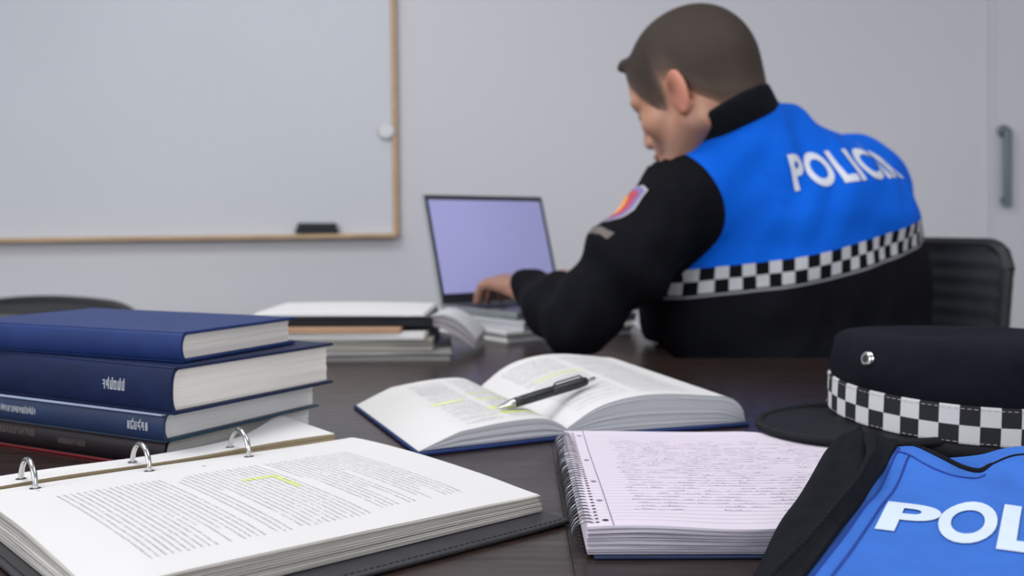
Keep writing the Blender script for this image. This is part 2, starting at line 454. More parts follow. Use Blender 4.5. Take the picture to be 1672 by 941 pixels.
patch(b, lambda a, c: bp(c, a, .00016), .098, .1035, .160, .186, 4)
for u in (.038, .122, .206):
    c = bp(u, .0185, .0002)
    b.face([b.add(c + BU*.0042*math.cos(2*PI*k/16) + BV*.0036*math.sin(2*PI*k/16)) for k in range(16)], 5)
b.build('page_stack', [M['paper'], M['edges'], M['print_text'], M['print_soft'], M['marker'], M['dark_hole']], bi, weld=False)
# sheets turned over to the far side of the rings
wprof = [(0, .036), (.10, .031), (.17, .033), (.22, .040), (.26, .066), (.30, .098), (.31, .10)]
b = MB()
def ltop(s, t):
    u = s * .302 - .02 + .02 * s; w = scurve(wprof, u)
    z = .0238 - .0005 * t + .0010 * math.sin(9*s) + (.0035 * t * sstep(.8, 1., s)) - .002 * sstep(.4, 0, s)
    p = BD + BU * u - BV * (.004 + w * t); return V((p.x, p.y, TZ + z))
def lbot(s, t):
    u = s * .302 - .02 + .02*s; w = scurve(wprof, u)
    p = BD + BU * u - BV * (.0045 + w * t * .85); return V((p.x, p.y, TZ + .0045 + .008*sstep(.75, 1, s)*t))
b.slab(ltop, lbot, 40, 8, 10, .0008, 0, 1, 0, seed=9)
rg = random.Random(4)
glyphs(b, lambda a, c: (lambda p: V((p.x, p.y, p.z)))(ltop(.08, .5) + BU*a*.1 + BU*a + BV*(-c) + V((0,0,.0006))), 0, .006, 0, .002, 2, rg)
for u in (.038, .122, .206):
    c = BD + BU*u - BV*.0160; c.z = TZ + .0239
    b.face([b.add(c + BU*.004*math.cos(2*PI*k/16) + BV*.003*math.sin(2*PI*k/16)) for k in range(16)], 3)
b.build('turned_sheets', [M['paper'], M['edges_tan'], M['print_soft'], M['dark_hole']], bi, weld=False)
for u in (.038, .122, .206):
    c = BD + BU*u + BV*.00125; c.z = TZ + .0230
    b = MB(); b.tube([c + BV*(.0172*math.cos(a)) + V((0, 0, .0178*math.sin(a))) for a in [2*PI*k/48 for k in range(48)]], .0021, 12, True)
    b.build('ring', M['steel'], bi)

# ------------------------------------------------------------------ closed books
def hard_book(Np, a, W, L, z0, z1, mcov, medge, label, spine=None, inset=.005, board=.0028, trim=None, lip=.004, trim2=None, mside=None, dz=0.):
    """Np = near corner of spine and head; a = spine direction; W across; L along the spine"""
    s = V((math.cos(a), math.sin(a), 0)); w = V((-s.y, s.x, 0)); Nn = V((Np[0], Np[1], 0))
    P = lambda l, q, z: Nn - s*l + w*q + V((0, 0, TZ + z))
    t = thing('hardcover_book', P(L/2, W/2, z0), label, 'book', 'books stacked at the left edge of the table')
    r = board * .8
    for nm, za, zb in (('back_board', z0, z0 + board), ('front_board', z1 - board, z1)):
        lp_ = lip if (nm == 'front_board' or z0 < .01) else .004
        b = MB(); b.slab(lambda i, j: P(L*i, lp_ + (W - lp_)*j, zb), lambda i, j: P(L*i, lp_ + (W - lp_)*j, za), 2, 2, 1, 0, 0, 1 if trim else 0, 0)
        b.build(nm, [mcov, (trim2 or trim) if nm == 'back_board' else trim] if trim else [mcov], t, bevel=.0009)
    # rounded spine shell
    b = MB(); n = 14; prof = []
    H_ = z1 - z0
    for k in range(n + 1):
        q = k / n; prof.append((.0065 - .0065 * (math.sin(PI*q) ** .42), z0 + H_ * q))
    for k in range(n, -1, -1):
        q = k / n; prof.append((.0095 - .0065 * (math.sin(PI*q) ** .42), z0 + .002 + (H_ - .004) * q))
    A = [b.add(P(0, q, z)) for q, z in prof]; B = [b.add(P(L, q, z)) for q, z in prof]; m_ = len(prof)
    for k in range(m_): b.face([A[k], A[(k+1) % m_], B[(k+1) % m_], B[k]])
    for R_ in (A, B):
        for k in range(n): b.face([R_[k], R_[k+1], R_[m_-2-k], R_[m_-1-k]])
    mats = [mcov]
    if spine:
        mats.append(M['dim_ink'] if z0 < .01 else M['spine_ink']); rgs = random.Random(spine[0][0] * 100)
        for (l0, l1, zf, hh) in spine:
            fn = lambda a_, c_: P(a_, -.0004 + .0065 - .0065 * (math.sin(PI*min(1, max(0, (c_ - z0)/H_))) ** .42), c_)
            glyphs(b, fn, l0, l1, z0 + H_*zf, hh, 1, rgs, cw=hh*.62, gap=.02)
    b.build('spine', mats, t, smooth=50, weld=False)
    b = MB()
    hol = .004
    def tp(i, j): return P(inset + (L - 2*inset)*i, .008 + (W - .008 - inset)*j, z1 - board - .0002)
    def bt(i, j): return P(inset + (L - 2*inset)*i, .008 + (W - .008 - inset)*j, z0 + board + .0002)
    b.slab(tp, bt, 6, 6, 16, .0004, 0, 0, 0, seed=int(z0*1000) + 3)
    b.build('page_block', [medge], t, smooth=60)
    return t
D = math.radians
hard_book((-.303, .907), D(-28.2), .206, .29, 0, .0262, M['red_black'], M['edges_white'], 'black and dark red book lowest in the left book stack', trim=M['rose'], trim2=M['red'], lip=-.0012, spine=[(.10, .14, .4, .005), (.17, .25, .5, .006)])
hard_book((-.298, .888), D(-28.7), .208, .285, .0266, .053, M['navy3'], M['edges_white'], 'slate navy book second from the bottom of the left stack', spine=[(.018, .048, .36, .0072), (.165, .235, .40, .0055)], trim=M['pale_edge'], trim2=M['teal'], lip=-.0016)
hard_book((-.286, .871), D(-29.9), .211, .295, .0534, .0940, M['navy2'], M['edges_book'], 'thick dark navy book second from the top of the left stack', spine=[(.056, .088, .42, .0080)])
hard_book((-.285, .895), D(-24.1), .165, .27, .0944, .1212, M['navy'], M['edges_book'], 'royal navy hardcover book topmost in the left stack')

# ------------------------------------------------------------------ open book
G0 = V((.0545, 1.04, 0)); gd = V((math.cos(D(111)), math.sin(D(111)), 0))
ld = V((math.cos(D(208.5)), math.sin(D(208.5)), 0)); rd = V((math.cos(D(19)), math.sin(D(19)), 0)); GL = .262
ob = thing('open_book', (G0.x, G0.y + .12, TZ), 'thick open textbook with navy cover and highlighted pages beneath a pen', 'book')
LP = [(0, .010), (.008, .0155), (.022, .0215), (.042, .0235), (.075, .0225), (.112, .0190), (.118, .0182)]
RP = [(0, .010), (.008, .0150), (.028, .0265), (.050, .0340), (.080, .0385), (.11, .0388), (.14, .0365), (.168, .0335)]
def lpz(w, g): return scurve(LP, w) * (1 + .16 * g / GL)
def rpz(w, g): return scurve(RP, w) * (1 + .27 * g / GL)
def lp(w, g, dz=0.):
    p = G0 + ld*w + gd*g; return V((p.x, p.y, TZ + lpz(w, g) + dz))
def rp(w, g, dz=0.):
    p = G0 + rd*w + gd*g; return V((p.x, p.y, TZ + rpz(w, g) + dz))
b = MB()
for dd, w1 in ((ld, .163), (rd, .206)):
    b.slab(lambda s, t: G0 + dd*lerp(-.002, w1, s) + gd*lerp(-.006, GL + .006, t) + V((0, 0, TZ + .0036)),
           lambda s, t: G0 + dd*lerp(-.002, w1, s) + gd*lerp(-.006, GL + .006, t) + V((0, 0, TZ + .0004)), 2, 2, 1, 0, 0, 0)
b.build('cover', M['navy'], ob, bevel=.0012)
LTOT = .118
b = MB(); rg = random.Random(12)
def ltop2(s, t):
    g = GL * t
    w = s * .160
    if w <= LTOT: return lp(w, g)
    f = (w - LTOT) / (.160 - LTOT)
    p = G0 + ld*w + gd*g; z = lerp(lpz(LTOT, g), .0042, f ** 1.05); return V((p.x, p.y, TZ + z))
def lbot2(s, t):
    p = G0 + ld*(s*.160) + gd*(GL*t); return V((p.x, p.y, TZ + .0040 if s > .3 else TZ + .0040 + .000*s))
b.slab(ltop2, lbot2, 42, 20, 12, .0009, 0, 1, 0, seed=2)
for (w0, w1) in ((.014, .056), (.063, .105)):
    for k in range(52):
        g = .018 + k * .0043
        if rg.random() < .07: continue
        glyphs(b, lambda a, c: lp(a, c, .0003), w0, w1 - (rg.random()*.02 if rg.random() < .2 else 0), g, .0017, 2, rg, cw=.0018, gap=.15)
patch(b, lambda a, c: lp(a, c, .00024), .018, .058, .036, .046, 3)
patch(b, lambda a, c: lp(a, c, .00024), .036, .062, .062, .074, 3)
patch(b, lambda a, c: lp(a, c, .00024), .070, .108, .120, .132, 4)
patch(b, lambda a, c: lp(a, c, .00024), .020, .058, .112, .122, 4)
patch(b, lambda a, c: lp(a, c, .00024), .024, .058, .150, .158, 4)
b.build('left_pages', [M['paper_warm'], M['edges_grey'], M['print_soft'], M['marker'], M['marker_pale']], ob, weld=False)
b = MB()
FORE = [(0, (.178, None)), (.35, (.192, .028)), (.7, (.203, .015)), (1, (.209, .004))]
def rtop2(s, t):
    g = GL * t; q = s * .23
    if q <= .168: return rp(q, g)
    f = (q - .168) / (.23 - .168)
    w = .168 + .036 * math.sin(f * PI/2) ** .9; z = lerp(rpz(.168, g), .0042, 1 - math.cos(f*PI/2) ** .85 if f < 1 else 1)
    p = G0 + rd*w + gd*g; return V((p.x, p.y, TZ + z))
def rbot2(s, t):
    w = s * .204
    p = G0 + rd*w + gd*(GL*t); return V((p.x, p.y, TZ + .0040))
b.slab(rtop2, rbot2, 48, 20, 16, .0005, 0, 1, 0, seed=8)
for (w0, w1) in ((.020, .083), (.090, .154)):
    for k in range(52):
        g = .020 + k * .0043
        if rg.random() < .07: continue
        glyphs(b, lambda a, c: rp(a, c, .0003), w0, w1 - (rg.random()*.02 if rg.random() < .2 else 0), g, .0017, 2, rg, cw=.0018, gap=.15)
patch(b, lambda a, c: rp(a, c, .00024), .040, .075, .098, .106, 3)
patch(b, lambda a, c: rp(a, c, .00024), .030, .085, .150, .160, 4)
b.build('right_pages', [M['paper_warm'], M['edges_grey'], M['print_soft'], M['marker_pale'], M['marker_pale']], ob, weld=False)

# pen lying over the gutter
tip = V((-.0195, 1.052, TZ + .0270)); end = V((.090, 1.128, TZ + .0472))
pn = thing('ballpoint_pen', tip, 'black and chrome ballpoint pen lying across the open book', 'pen')
ax = (end - tip); PLn = ax.length; ax.normalize()
q = V((0, 0, 1)).rotation_difference(ax).to_matrix().to_4x4(); MP = Matrix.Translation(tip) @ q
def pl(prof, name, m, par=pn):
    b = MB(); b.lathe(prof, MP, 24); return b.build(name, m, par, smooth=50)
pl([(.0004, 0), (.0007, .001), (.0010, .0045), (.0012, .0055), (.0030, .014), (.0046, .021), (.0048, .026)], 'tip_cone', M['chrome'])
pl([(.0048, .026), (.0052, .028), (.0055, .05), (.0055, .074), (.0051, .0755)], 'grip', M['gunmetal'])
pl([(.0052, .0755), (.0055, .0765), (.0056, .112), (.0050, .120), (.0040, .1225)], 'barrel', M['gunmetal'])
pl([(.0022, .1225), (.0022, PLn - .002), (.0016, PLn), (0, PLn)], 'push_button', M['chrome'])
b = MB()
for k in range(5): b.tube([MP @ V((.0049*math.cos(a), .0049*math.sin(a), .030 + k*.003)) for a in [2*PI*j/20 for j in range(20)]], .0004, 5, True)
b.build('grip_ring', M['chrome'], pn)
b = MB()
up = q.to_3x3().inverted() @ V((0, 0, 1)); up.z = 0; up.normalize()
b.tube([MP @ (up*.0055 + V((0, 0, .117))), MP @ (up*.0078 + V((0, 0, .114))), MP @ (up*.0078 + V((0, 0, .082))), MP @ (up*.0060 + V((0, 0, .079)))], .0009, 8)
b.build('clip', M['gunmetal'], pn)

# ------------------------------------------------------------------ spiral notebook
NA = D(.6); nx_ = V((math.cos(NA), math.sin(NA), 0)); ny_ = V((-math.sin(NA) + .012, math.cos(NA), 0)); NO = V((.0485, .667, 0)); NW, NH = .252, .306
nb = thing('spiral_notebook', NO + V((.12, .15, TZ)), 'thick spiral notebook with lavender ruled pages of handwriting', 'notebook')
def nz(a, c):
    return .0200 + .0006*math.sin(a*30 + 1) + .0008*math.sin(c*22) - .009*sstep(.16, .25, a)*sstep(.18, .306, c) + .0010*math.sin(a*48)*sstep(.05, 0, c)
def npt(a, c, dz=0.):
    p = NO + nx_*a + ny_*c; return V((p.x, p.y, TZ + nz(a, c) + dz))
b = MB()
b.slab(lambda s, t: NO + nx_*lerp(.004, NW + .003, s) + ny_*lerp(-.003, NH + .003, t) + V((0, 0, TZ + .0022)),
       lambda s, t: NO + nx_*lerp(.004, NW + .003, s) + ny_*lerp(-.003, NH + .003, t) + V((0, 0, TZ + .0004)), 8, 8, 1)
b.build('back_cover', M['navy3'], nb, bevel=.0006)
b = MB(); rg = random.Random(21)
b.slab(lambda s, t: npt(NW*s, NH*t), lambda s, t: NO + nx_*(NW*s) + ny_*(NH*t + .001) + V((0, 0, TZ + .0025)), 36, 30, 20, .0012, 0, 1, 0, seed=14)
for k in range(34):
    c = .012 + k * .0083
    n = 16
    for i in range(n): b.quad([npt(lerp(.001, NW - .001, i/n), c, .00015), npt(lerp(.001, NW - .001, (i+1)/n), c, .00015), npt(lerp(.001, NW - .001, (i+1)/n), c + .00035, .00015), npt(lerp(.001, NW - .001, i/n), c + .00035, .00015)], 2)
for i in range(30): b.quad([npt(.0165, NH*i/30, .0002), npt(.0172, NH*i/30, .0002), npt(.0172, NH*(i+1)/30, .0002), npt(.0165, NH*(i+1)/30, .0002)], 3)
for c in (.012, .06, .115, .19, .285):
    p = npt(.0125, c, .00025); b.face([b.add(p + V((.0021*math.cos(2*PI*k/14), .0023*math.sin(2*PI*k/14), 0))) for k in range(14)], 5 if c < .02 else 3)
for k in range(3, 31):
    c = .0125 + k * .0083; a = .036 + rg.uniform(-.003, .003) + (.004 if k > 20 else 0)
    endx = NW - rg.uniform(.01, .03) if rg.random() < .8 else rg.uniform(.1, .18)
    if k == 3: endx = .24
    while a < endx:
        wl = rg.uniform(.006, .022); pts = []; x = a; ph = rg.uniform(0, 6)
        while x < a + wl:
            hgt = .0016 * (1 + .5*math.sin(ph + x*300)) * rg.uniform(.5, 1.2)
            if rg.random() < .12: hgt *= 2.0
            pts += [(x, c + rg.uniform(-.0002, .0002)), (x + .0005, c + hgt), (x + .0010, c + hgt*.3)]; x += rg.uniform(.0012, .0018)
        ribbon(b, lambda a_, c_: npt(a_, c_, .00028), pts, .00026, 4)
        a += wl + rg.uniform(.002, .004) + (rg.uniform(.004, .03) if rg.random() < .22 else 0)
b.build('page_block', [M['lavender'], M['edges_lav'], M['rule'], M['margin'], M['ink'], M['dark_hole']], nb, weld=False)
b = MB(); pts = []; turns = 38
for k in range(turns * 18 + 1):
    a = 2*PI*k/18; tt = k/(turns*18)
    pts.append(NO + nx_*(.0005 + .0098*math.cos(a)) + ny_*(.006 + (NH - .012)*tt) + V((0, 0, TZ + .0112 + .0106*math.sin(a))))
b.tube(pts, .00050, 5)
b.build('wire_spiral', M['wire'], nb)
b = MB()
for k in range(turns):
    c = .006 + (NH - .012)*(k + .25)/turns
    p = npt(.0070, c, .0003); b.box(p, (.0022, .0018, .0002))
b.build('punched_hole_row', M['dark_hole'], nb, smooth=0)

# ------------------------------------------------------------------ police cap
def checker_mat():
    m, nt, b = nmat('checkered_band')
    tc = N(nt, 'ShaderNodeTexCoord'); ck = N(nt, 'ShaderNodeTexChecker', Scale=1.); ck.inputs['Color1'].default_value = (.62, .62, .64, 1); ck.inputs['Color2'].default_value = (.010, .011, .016, 1)
    nt.links.new(tc.outputs['UV'], ck.inputs['Vector']); nt.links.new(ck.outputs['Color'], b.inputs['Base Color'])
    no = N(nt, 'ShaderNodeTexNoise', Scale=1800.); nt.links.new(tc.outputs['Object'], no.inputs['Vector'])
    bp_ = N(nt, 'ShaderNodeBump', Strength=.3, Distance=.001); nt.links.new(no.outputs['Fac'], bp_.inputs['Height']); nt.links.new(bp_.outputs[0], b.inputs['Normal'])
    b.inputs['Roughness'].default_value = .8
    return m
M['checker'] = checker_mat()
cc = V((.452, 1.045, TZ)); CR = Matrix.Translation(cc + V((0, 0, .0012))) @ Matrix.Rotation(D(12), 4, 'Z') @ Matrix.Rotation(D(.3), 4, 'Y') @ Matrix.Rotation(D(3.0), 4, 'X')
cp = thing('peaked_cap', cc, 'black police cap with black and white checkered band and grommet', 'cap')
RX, RY = .130, .132
def cell(r, a, z): return CR @ V((-r*RX*math.cos(a), -r*RY*math.sin(a), z))
def capband(prof, name, m, uvf=None, seg=96):
    b = MB(); rows = []
    for (r, z) in prof: rows.append([b.add(cell(r, 2*PI*k/seg, z)) for k in range(seg)])
    for i in range(len(prof) - 1):
        for k in range(seg):
            u = uvf(k, i) if uvf else None
            b.face([rows[i][k], rows[i][(k+1) % seg], rows[i+1][(k+1) % seg], rows[i+1][k]], 0, u)
    return b, rows
b, rw = capband([(.90, .0075), (.96, .0065), (1.0, .009), (1.012, .014), (1.008, .021), (.985, .0235), (.93, .0235)], '', None)
b.build('sweatband_trim', M['cap_trim'], cp, smooth=60)
SQ = 48; seg = 96
b, rw = capband([(.985, .0225), (1.0, .0235), (1.002, .0400), (1.0, .0565), (.985, .0575)], '', None)
b.uv = []
ys = [0.02, .02, 1.0, 1.98, 1.98]
for i in range(4):
    for k in range(seg):
        u0, u1 = k * SQ / seg + .001, (k + 1) * SQ / seg - .001
        b.uv.append([(u0, ys[i] + .001), (u1, ys[i] + .001), (u1, ys[i+1] - .001), (u0, ys[i+1] - .001)])
b.build('checkered_band', M['checker'], cp, smooth=60)
for zz in (.0235, .0565):
    b = MB(); n = 150
    for k in range(n):
        a0, a1 = 2*PI*k/n, 2*PI*(k+.6)/n
        b.tube([cell(1.006, a0, zz + (.0015 if zz < .03 else -.0015)), cell(1.006, a1, zz + (.0015 if zz < .03 else -.0015))], .0003, 4)
    b.build('band_stitching', M['emblem_grey'], cp, weld=False)
# soft crown
b = MB(); prof = [(.975, .056), (.99, .060), (1.0, .067), (.992, .078), (.980, .092), (.962, .102), (.925, .1095), (.85, .1125), (.66, .1125), (.45, .110), (.2, .109), (.02, .109)]
rows = []
for (r, z) in prof:
    row = []
    for k in range(seg):
        a = 2*PI*k/seg
        wv = .006 * noise.noise(V((math.cos(a)*2.2, math.sin(a)*2.2, z*30))) * (1 if z > .06 else .1)
        sag = -.15 * (z - .056) * (1 - math.sin(a))   # sits a little lower at the back
        row.append(b.add(cell(r + wv / .13, a, z + sag)))
    rows.append(row)
for i in range(len(prof) - 1):
    for k in range(seg): b.face([rows[i][k], rows[i][(k+1) % seg], rows[i+1][(k+1) % seg], rows[i+1][k]])
b.face(rows[-1])
crown_bvh = BVHTree.FromPolygons([V(v) for v in b.v], b.f)
b.build('crown', M['cap_black'], cp, smooth=60)
# peak
b = MB()
def peak(s, t, dz=0):
    a = lerp(-.42, .80, s); ext = .100 * max(0., math.cos((a - .19) / .61 * PI/2)) ** .6
    base = V((-RX*.985*math.cos(a), -RY*.985*math.sin(a), 0)); out = V((-1, -math.sin(a)*.25, 0)).normalized()
    p = base + out * ext * t
    return CR @ V((p.x, p.y, .0205 + .002*t + dz))
b.slab(lambda s, t: peak(s, t, .0016), lambda s, t: peak(s, t, -.0016), 40, 10, 2)
pk = b.build('peak', M['cap_trim'], cp, smooth=50)
b = MB(); b.tube([peak(k/40, 1.0) for k in range(41)], .0042, 10); b.build('peak_rim', M['cap_trim'], pk)
# eyelet
ea = math.atan2(.60, .80)
def crown_pt(a, z): return cell(.995, a, z)
P0 = crown_pt(.25, .087); nrm = (CR.to_3x3() @ V((-math.cos(.25)/RX, -math.sin(.25)/RY, .1))).normalized()
hit_ = crown_bvh.ray_cast(P0 + nrm*.06, -nrm); P0 = hit_[0]; nrm = hit_[1] if hit_[1].dot(nrm) > 0 else -hit_[1]
ME = Matrix.Translation(P0 - nrm*.0003) @ nrm.to_track_quat('Z', 'Y').to_matrix().to_4x4()
b = MB(); b.lathe([(.0022, .001), (.0026, .0030), (.0048, .0036), (.0070, .0024), (.0076, .0)], ME, 28); b.build('eyelet', M['steel'], cp, smooth=60)
b = MB(); b.lathe([(.0034, .0005), (.0034, .0034), (0, .0034)], ME, 16); b.build('eyelet_hole', M['dark_hole'], cp)

# ------------------------------------------------------------------ folded vest
vs = thing('uniform_vest', (.30, .55, TZ), 'folded bright blue vest with black armhole and white POLICIA lettering', 'vest')
BL = [(.075, .42), (.142, .531), (.183, .597), (.249, .698), (.271, .741)]      # left edge of the blue panel
TOPE = [(0, (.271, .741, .060)), (.05, (.281, .722, .0600)), (.09, (.289, .703, .0570)), (.13, (.299, .692, .0520)), (.17, (.310, .690, .0500)), (.22, (.322, .698, .0530)),
        (.30, (.343, .704, .0580)), (.38, (.366, .694, .0590)), (.5, (.40, .675, .0585)), (.75, (.46, .65, .056)), (1, (.52, .63, .05))]
def tope(c):
    return V([scurve([(p[0], p[1][i]) for p in TOPE], c) for i in range(3)])
def foldn(x, y):
    p = V((x*7, y*7, 0)); a = noise.noise(p) * .0045 + noise.noise(V((x*26 + 3, y*14, 1))) * .0016
    return a
def vz(x, y):
    z = .033 + .105 * (y - .52) + foldn(x, y)
    z -= .010 * math.exp(-(((x - .315)/.03)**2 + ((y - .705)/.022)**2))
    z += .0030 * math.sin((x*.8 + y*.6)*62) * sstep(.60, .70, y) * sstep(.40, .33, x)
    return z
def vpt(c, s):
    bx_, by_ = .075 + .43*c, .42
    t = tope(c); x = lerp(bx_, t.x, s); y = lerp(by_, t.y, s)
    z = vz(x, y)
    z = lerp(z, t.z, sstep(.86, 1, s))
    z -= .010 * sstep(.05, 0, c) * .35
    return V((x, y, TZ + z))
def vbase(x, y):
    on_nb = sstep(.650, .662, y) * sstep(.305, .295, x) * sstep(.035, .045, x)
    return TZ + .0015 + .0215 * on_nb
b = MB()
b.slab(vpt, lambda c, s: (lambda p: V((p.x, p.y, max(vbase(p.x, p.y), p.z - .02))))(vpt(c, s)), 70, 60, 3, 0)
b.build('front_panel', [M['blue_cloth'], M['blue_cloth']], vs, smooth=80)
# stitched seams
b = MB()
def seamline(pts, r=.0005):
    n = len(pts)
    for k in range(0, n - 1): b.tube([pts[k], pts[k].lerp(pts[k+1], .8)], r, 4)
def onv(x, y, dz=.0006): return V((x, y, TZ + vz(x, y) + dz))
seamline([vpt(.020, s/120) + V((.0, 0, .0007)) for s in range(20, 118)], .0006)
seamline([vpt(.046, s/120) + V((0, 0, .0007)) for s in range(20, 114)], .0006)
for l in (1,):
    pts = []
    for k in range(40):
        f = k/39; p = vpt(lerp(.018, .20, f), .955 - .03*math.sin(PI*f)); pts.append(p + V((0, 0, .0005)))
    seamline(pts, .0006)
for i, p in enumerate(b.v): pass
b.build('seam_stitching', M['blue_seam'], vs, weld=False)
# inner back panel seen behind the neckline
b = MB()
BK = [(0, (.284, .722, .052)), (.15, (.297, .716, .0535)), (.4, (.328, .731, .0525)), (.7, (.368, .748, .0550)), (1, (.45, .745, .0550)), (1.3, (.52, .70, .05))]
def bkt(c, s):
    q = V([scurve([(p[0], p[1][i]) for p in BK], c*1.3) for i in range(3)])
    t = tope(.06 + .94*c); z = lerp(min(t.z, q.z) - .010, q.z, s)
    z = lerp(t.z - .006, q.z, s) - .006*math.sin(PI*s)
    return V((lerp(t.x, q.x, s), lerp(t.y - .004, q.y, s), TZ + z))
b.slab(bkt, lambda c, s: bkt(c, s) - V((0, 0, lerp(.004, .028, s))), 40, 8, 2)
b.build('back_panel', [M['blue_cloth'], M['blue_cloth']], vs, smooth=80)
# black neckline binding
b = MB(); b.tube([tope(c/60*.30 + .03) + V((0, .001, TZ + .0003 )) for c in range(61)], [.0006 + .0021*math.sin(PI*min(1, c/40)) if c < 40 else .0007 for c in range(61)], 8)
b.build('neck_binding', M['black_cloth'], vs)
# armhole: front trim, lower back trim and shoulder loop
FT = [(.050, .42, .028), (.085, .473, .0295), (.128, .531, .034), (.193, .622, .048), (.2335, .690, .0585), (.2500, .738, .0610), (.2590, .7720, .0590)]
def path3(P, t):
    n = len(P) - 1; pts = [[(i/n, p[j]) for i, p in enumerate(P)] for j in range(3)]
    return V([scurve(q_, t) for q_ in pts])
FB = [(x, y, vz(x, y) + .0005) for x, y in BL[:-1]] + [(.271, .741, .060)]
FBn = [(x + .004, y - .002, z_ + .0008) for x, y, z_ in [(.075, .42, vz(.075, .42)), (.112, .480, vz(.112, .48)), (.145, .535, vz(.145, .535)), (.205, .633, vz(.205, .633)), (.246, .700, vz(.246, .700) + .001), (.266, .733, .0595), (.271, .744, .0605)]]
def ftrim(s, t):
    a, c = path3(FT, s), path3(FBn, s); p = a.lerp(c, t)
    p.z += .0022 * math.sin(PI*t) + .0006*math.sin(s*40 + t*3) + (.0015 if t < .9 else 0) * math.sin(PI*t*2)
    return V((p.x, p.y, p.z + TZ))
b = MB(); b.slab(ftrim, lambda s, t: ftrim(s, t) - V((0, 0, .0035)), 60, 12, 2)
b.build('armhole_front_trim', [M['black_cloth'], M['black_cloth']], vs, smooth=70)
b = MB(); 
for (t_) in (.30, .36): seamline([ftrim(s/110, t_) + V((0, 0, .0006)) for s in range(30, 110)], .00035)
b.build('trim_stitching', M['cap_trim'], vs, weld=False)
BT = [(.075, .50, .002), (.110, .565, .004), (.139, .608, .008), (.170, .656, .026), (.205, .722, .032), (.236, .782, .042), (.2580, .7790, .0590)]
FT2 = [(.066, .43, .010), (.098, .48, .014), (.145, .54, .022), (.208, .625, .034), (.246, .692, .042), (.2570, .738, .052), (.2610, .7700, .0575)]
def btrim(s, t):
    a, c = path3(BT, s), path3(FT2, s); p = a.lerp(c, t)
    p.z += .008 * math.sin(PI*min(1, t*1.15)) * sstep(0, .2, s) + .0008*math.sin(s*30) + .0035*math.sin(t*9 + 1)*sstep(.3, .6, s)*(1 - sstep(.9, 1, s))
    return V((p.x, p.y, max(p.z, .0035) + TZ))
b = MB(); b.slab(btrim, lambda s, t: (lambda p: V((p.x, p.y, max(vbase(p.x, p.y), p.z - .012))))(btrim(s, t)), 60, 14, 2)
b.build('armhole_back_trim', [M['black_cloth'], M['black_cloth']], vs, smooth=70)
def text_mesh(txt, offset=.02, spacing=1.0):
    cu = bpy.data.curves.new('lettering', 'FONT'); cu.body = txt; cu.offset = offset; cu.space_character = spacing; cu.resolution_u = 6; cu.size = 1.
    o = bpy.data.objects.new('tmp_text', cu); C.objects.link(o)
    bpy.context.view_layer.update()
    me = bpy.data.meshes.new_from_object(o.evaluated_get(bpy.context.evaluated_depsgraph_get()))
    C.objects.unlink(o); bpy.data.objects.remove(o)
    bm = bmesh.new(); bm.from_mesh(me); bmesh.ops.triangulate(bm, faces=bm.faces)
    for _ in range(4):
        es = [e for e in bm.edges if e.calc_length() > .12]
        if not es: break
        bmesh.ops.subdivide_edges(bm, edges=es, cuts=1); bmesh.ops.triangulate(bm, faces=bm.faces)
    vv = [v.co.copy() for v in bm.verts]; bm.verts.index_update(); ff = [[v.index for v in f.verts] for f in bm.faces]; bm.free()
    return vv, ff
LO = V((.2085, .5980, 0)); la = V((math.cos(D(-20)), math.sin(D(-20)), 0)); lu = V((math.cos(D(61)), math.sin(D(61)), 0))
b = MB()
for ch, x0, wd, lh, lift in (('P', 0, .0315, .045, 0), ('O', .0312, .0310, .0600, -.08), ('L', .0640, .0265, .064, -.13), ('I', .0900, .0095, .064, -.13), ('C', .1010, .034, .064, -.13), ('Í', .1365, .0125, .064, -.13), ('A', .1470, .038, .064, -.13)):
    vv, ff = text_mesh(ch, .035); base = len(b.v)
    xa_, xb_ = min(v.x for v in vv), max(v.x for v in vv)
    for v in vv:
        p = LO + la * (x0 + (v.x - xa_)/(xb_ - xa_)*wd) + lu * ((v.y / .70 + lift) * lh); b.add((p.x, p.y, TZ + vz(p.x, p.y) + .0009))
    for f in ff: b.face([base + k for k in f])
b.build('lettering', M['letter'], vs, smooth=80)

# ------------------------------------------------------------------ laptop and what lies under it
LB = V((-.142, 2.10, 0)); la_ = D(40); hx = V((math.cos(la_), math.sin(la_), 0)); hy = V((math.sin(la_), -math.cos(la_), 0))
LW, LDp, ZB = .33, .232, TZ + .036
def pile(name, c, ang_, size, z0, z1, mt, me_, label, cat, group=None, rows=6, jit=.001, bow=0., seed=1, corner=0.):
    X = V((math.cos(ang_), math.sin(ang_), 0)); Y = V((-X.y, X.x, 0)); c = V((c[0], c[1], 0))
    def fn(s, t, z, k):
        p = c + X*(s - .5)*size[0] + Y*(t - .5)*size[1]
        return V((p.x, p.y, TZ + z + k*(bow*math.sin(PI*s) + corner*(s*(1-t))**3)))
    b = MB(); b.slab(lambda s, t: fn(s, t, z1, 1), lambda s, t: fn(s, t, z0, 0), 12, 12, rows, jit, 0, 1, 0, seed=seed)
    o = b.build(name, [mt, me_], None, smooth=40)
    return tag(o, label, cat, group)
ctr = LB + hx*LW*.46 + hy*LDp*.55
pile('paper_stack', (ctr.x - .012, ctr.y - .035), la_ - D(6), (.30, .25), .0004, .0180, M['paper_warm'], M['edges_white'], 'loose white papers at the bottom of the pile below the laptop', 'papers', rows=5, jit=.004, seed=31)
pile('document_folder', (ctr.x, ctr.y - .01), la_ + D(2), (.31, .24), .0184, .0352, M['paper_dim'], M['edges_grey'], 'pale grey document folder directly under the laptop', 'folder', rows=5, jit=.0015, seed=32)
lt = thing('laptop', LB + hx*LW/2 + hy*LDp/2 + V((0, 0, ZB)), 'open silver laptop with pale lilac screen in front of seated person', 'laptop')
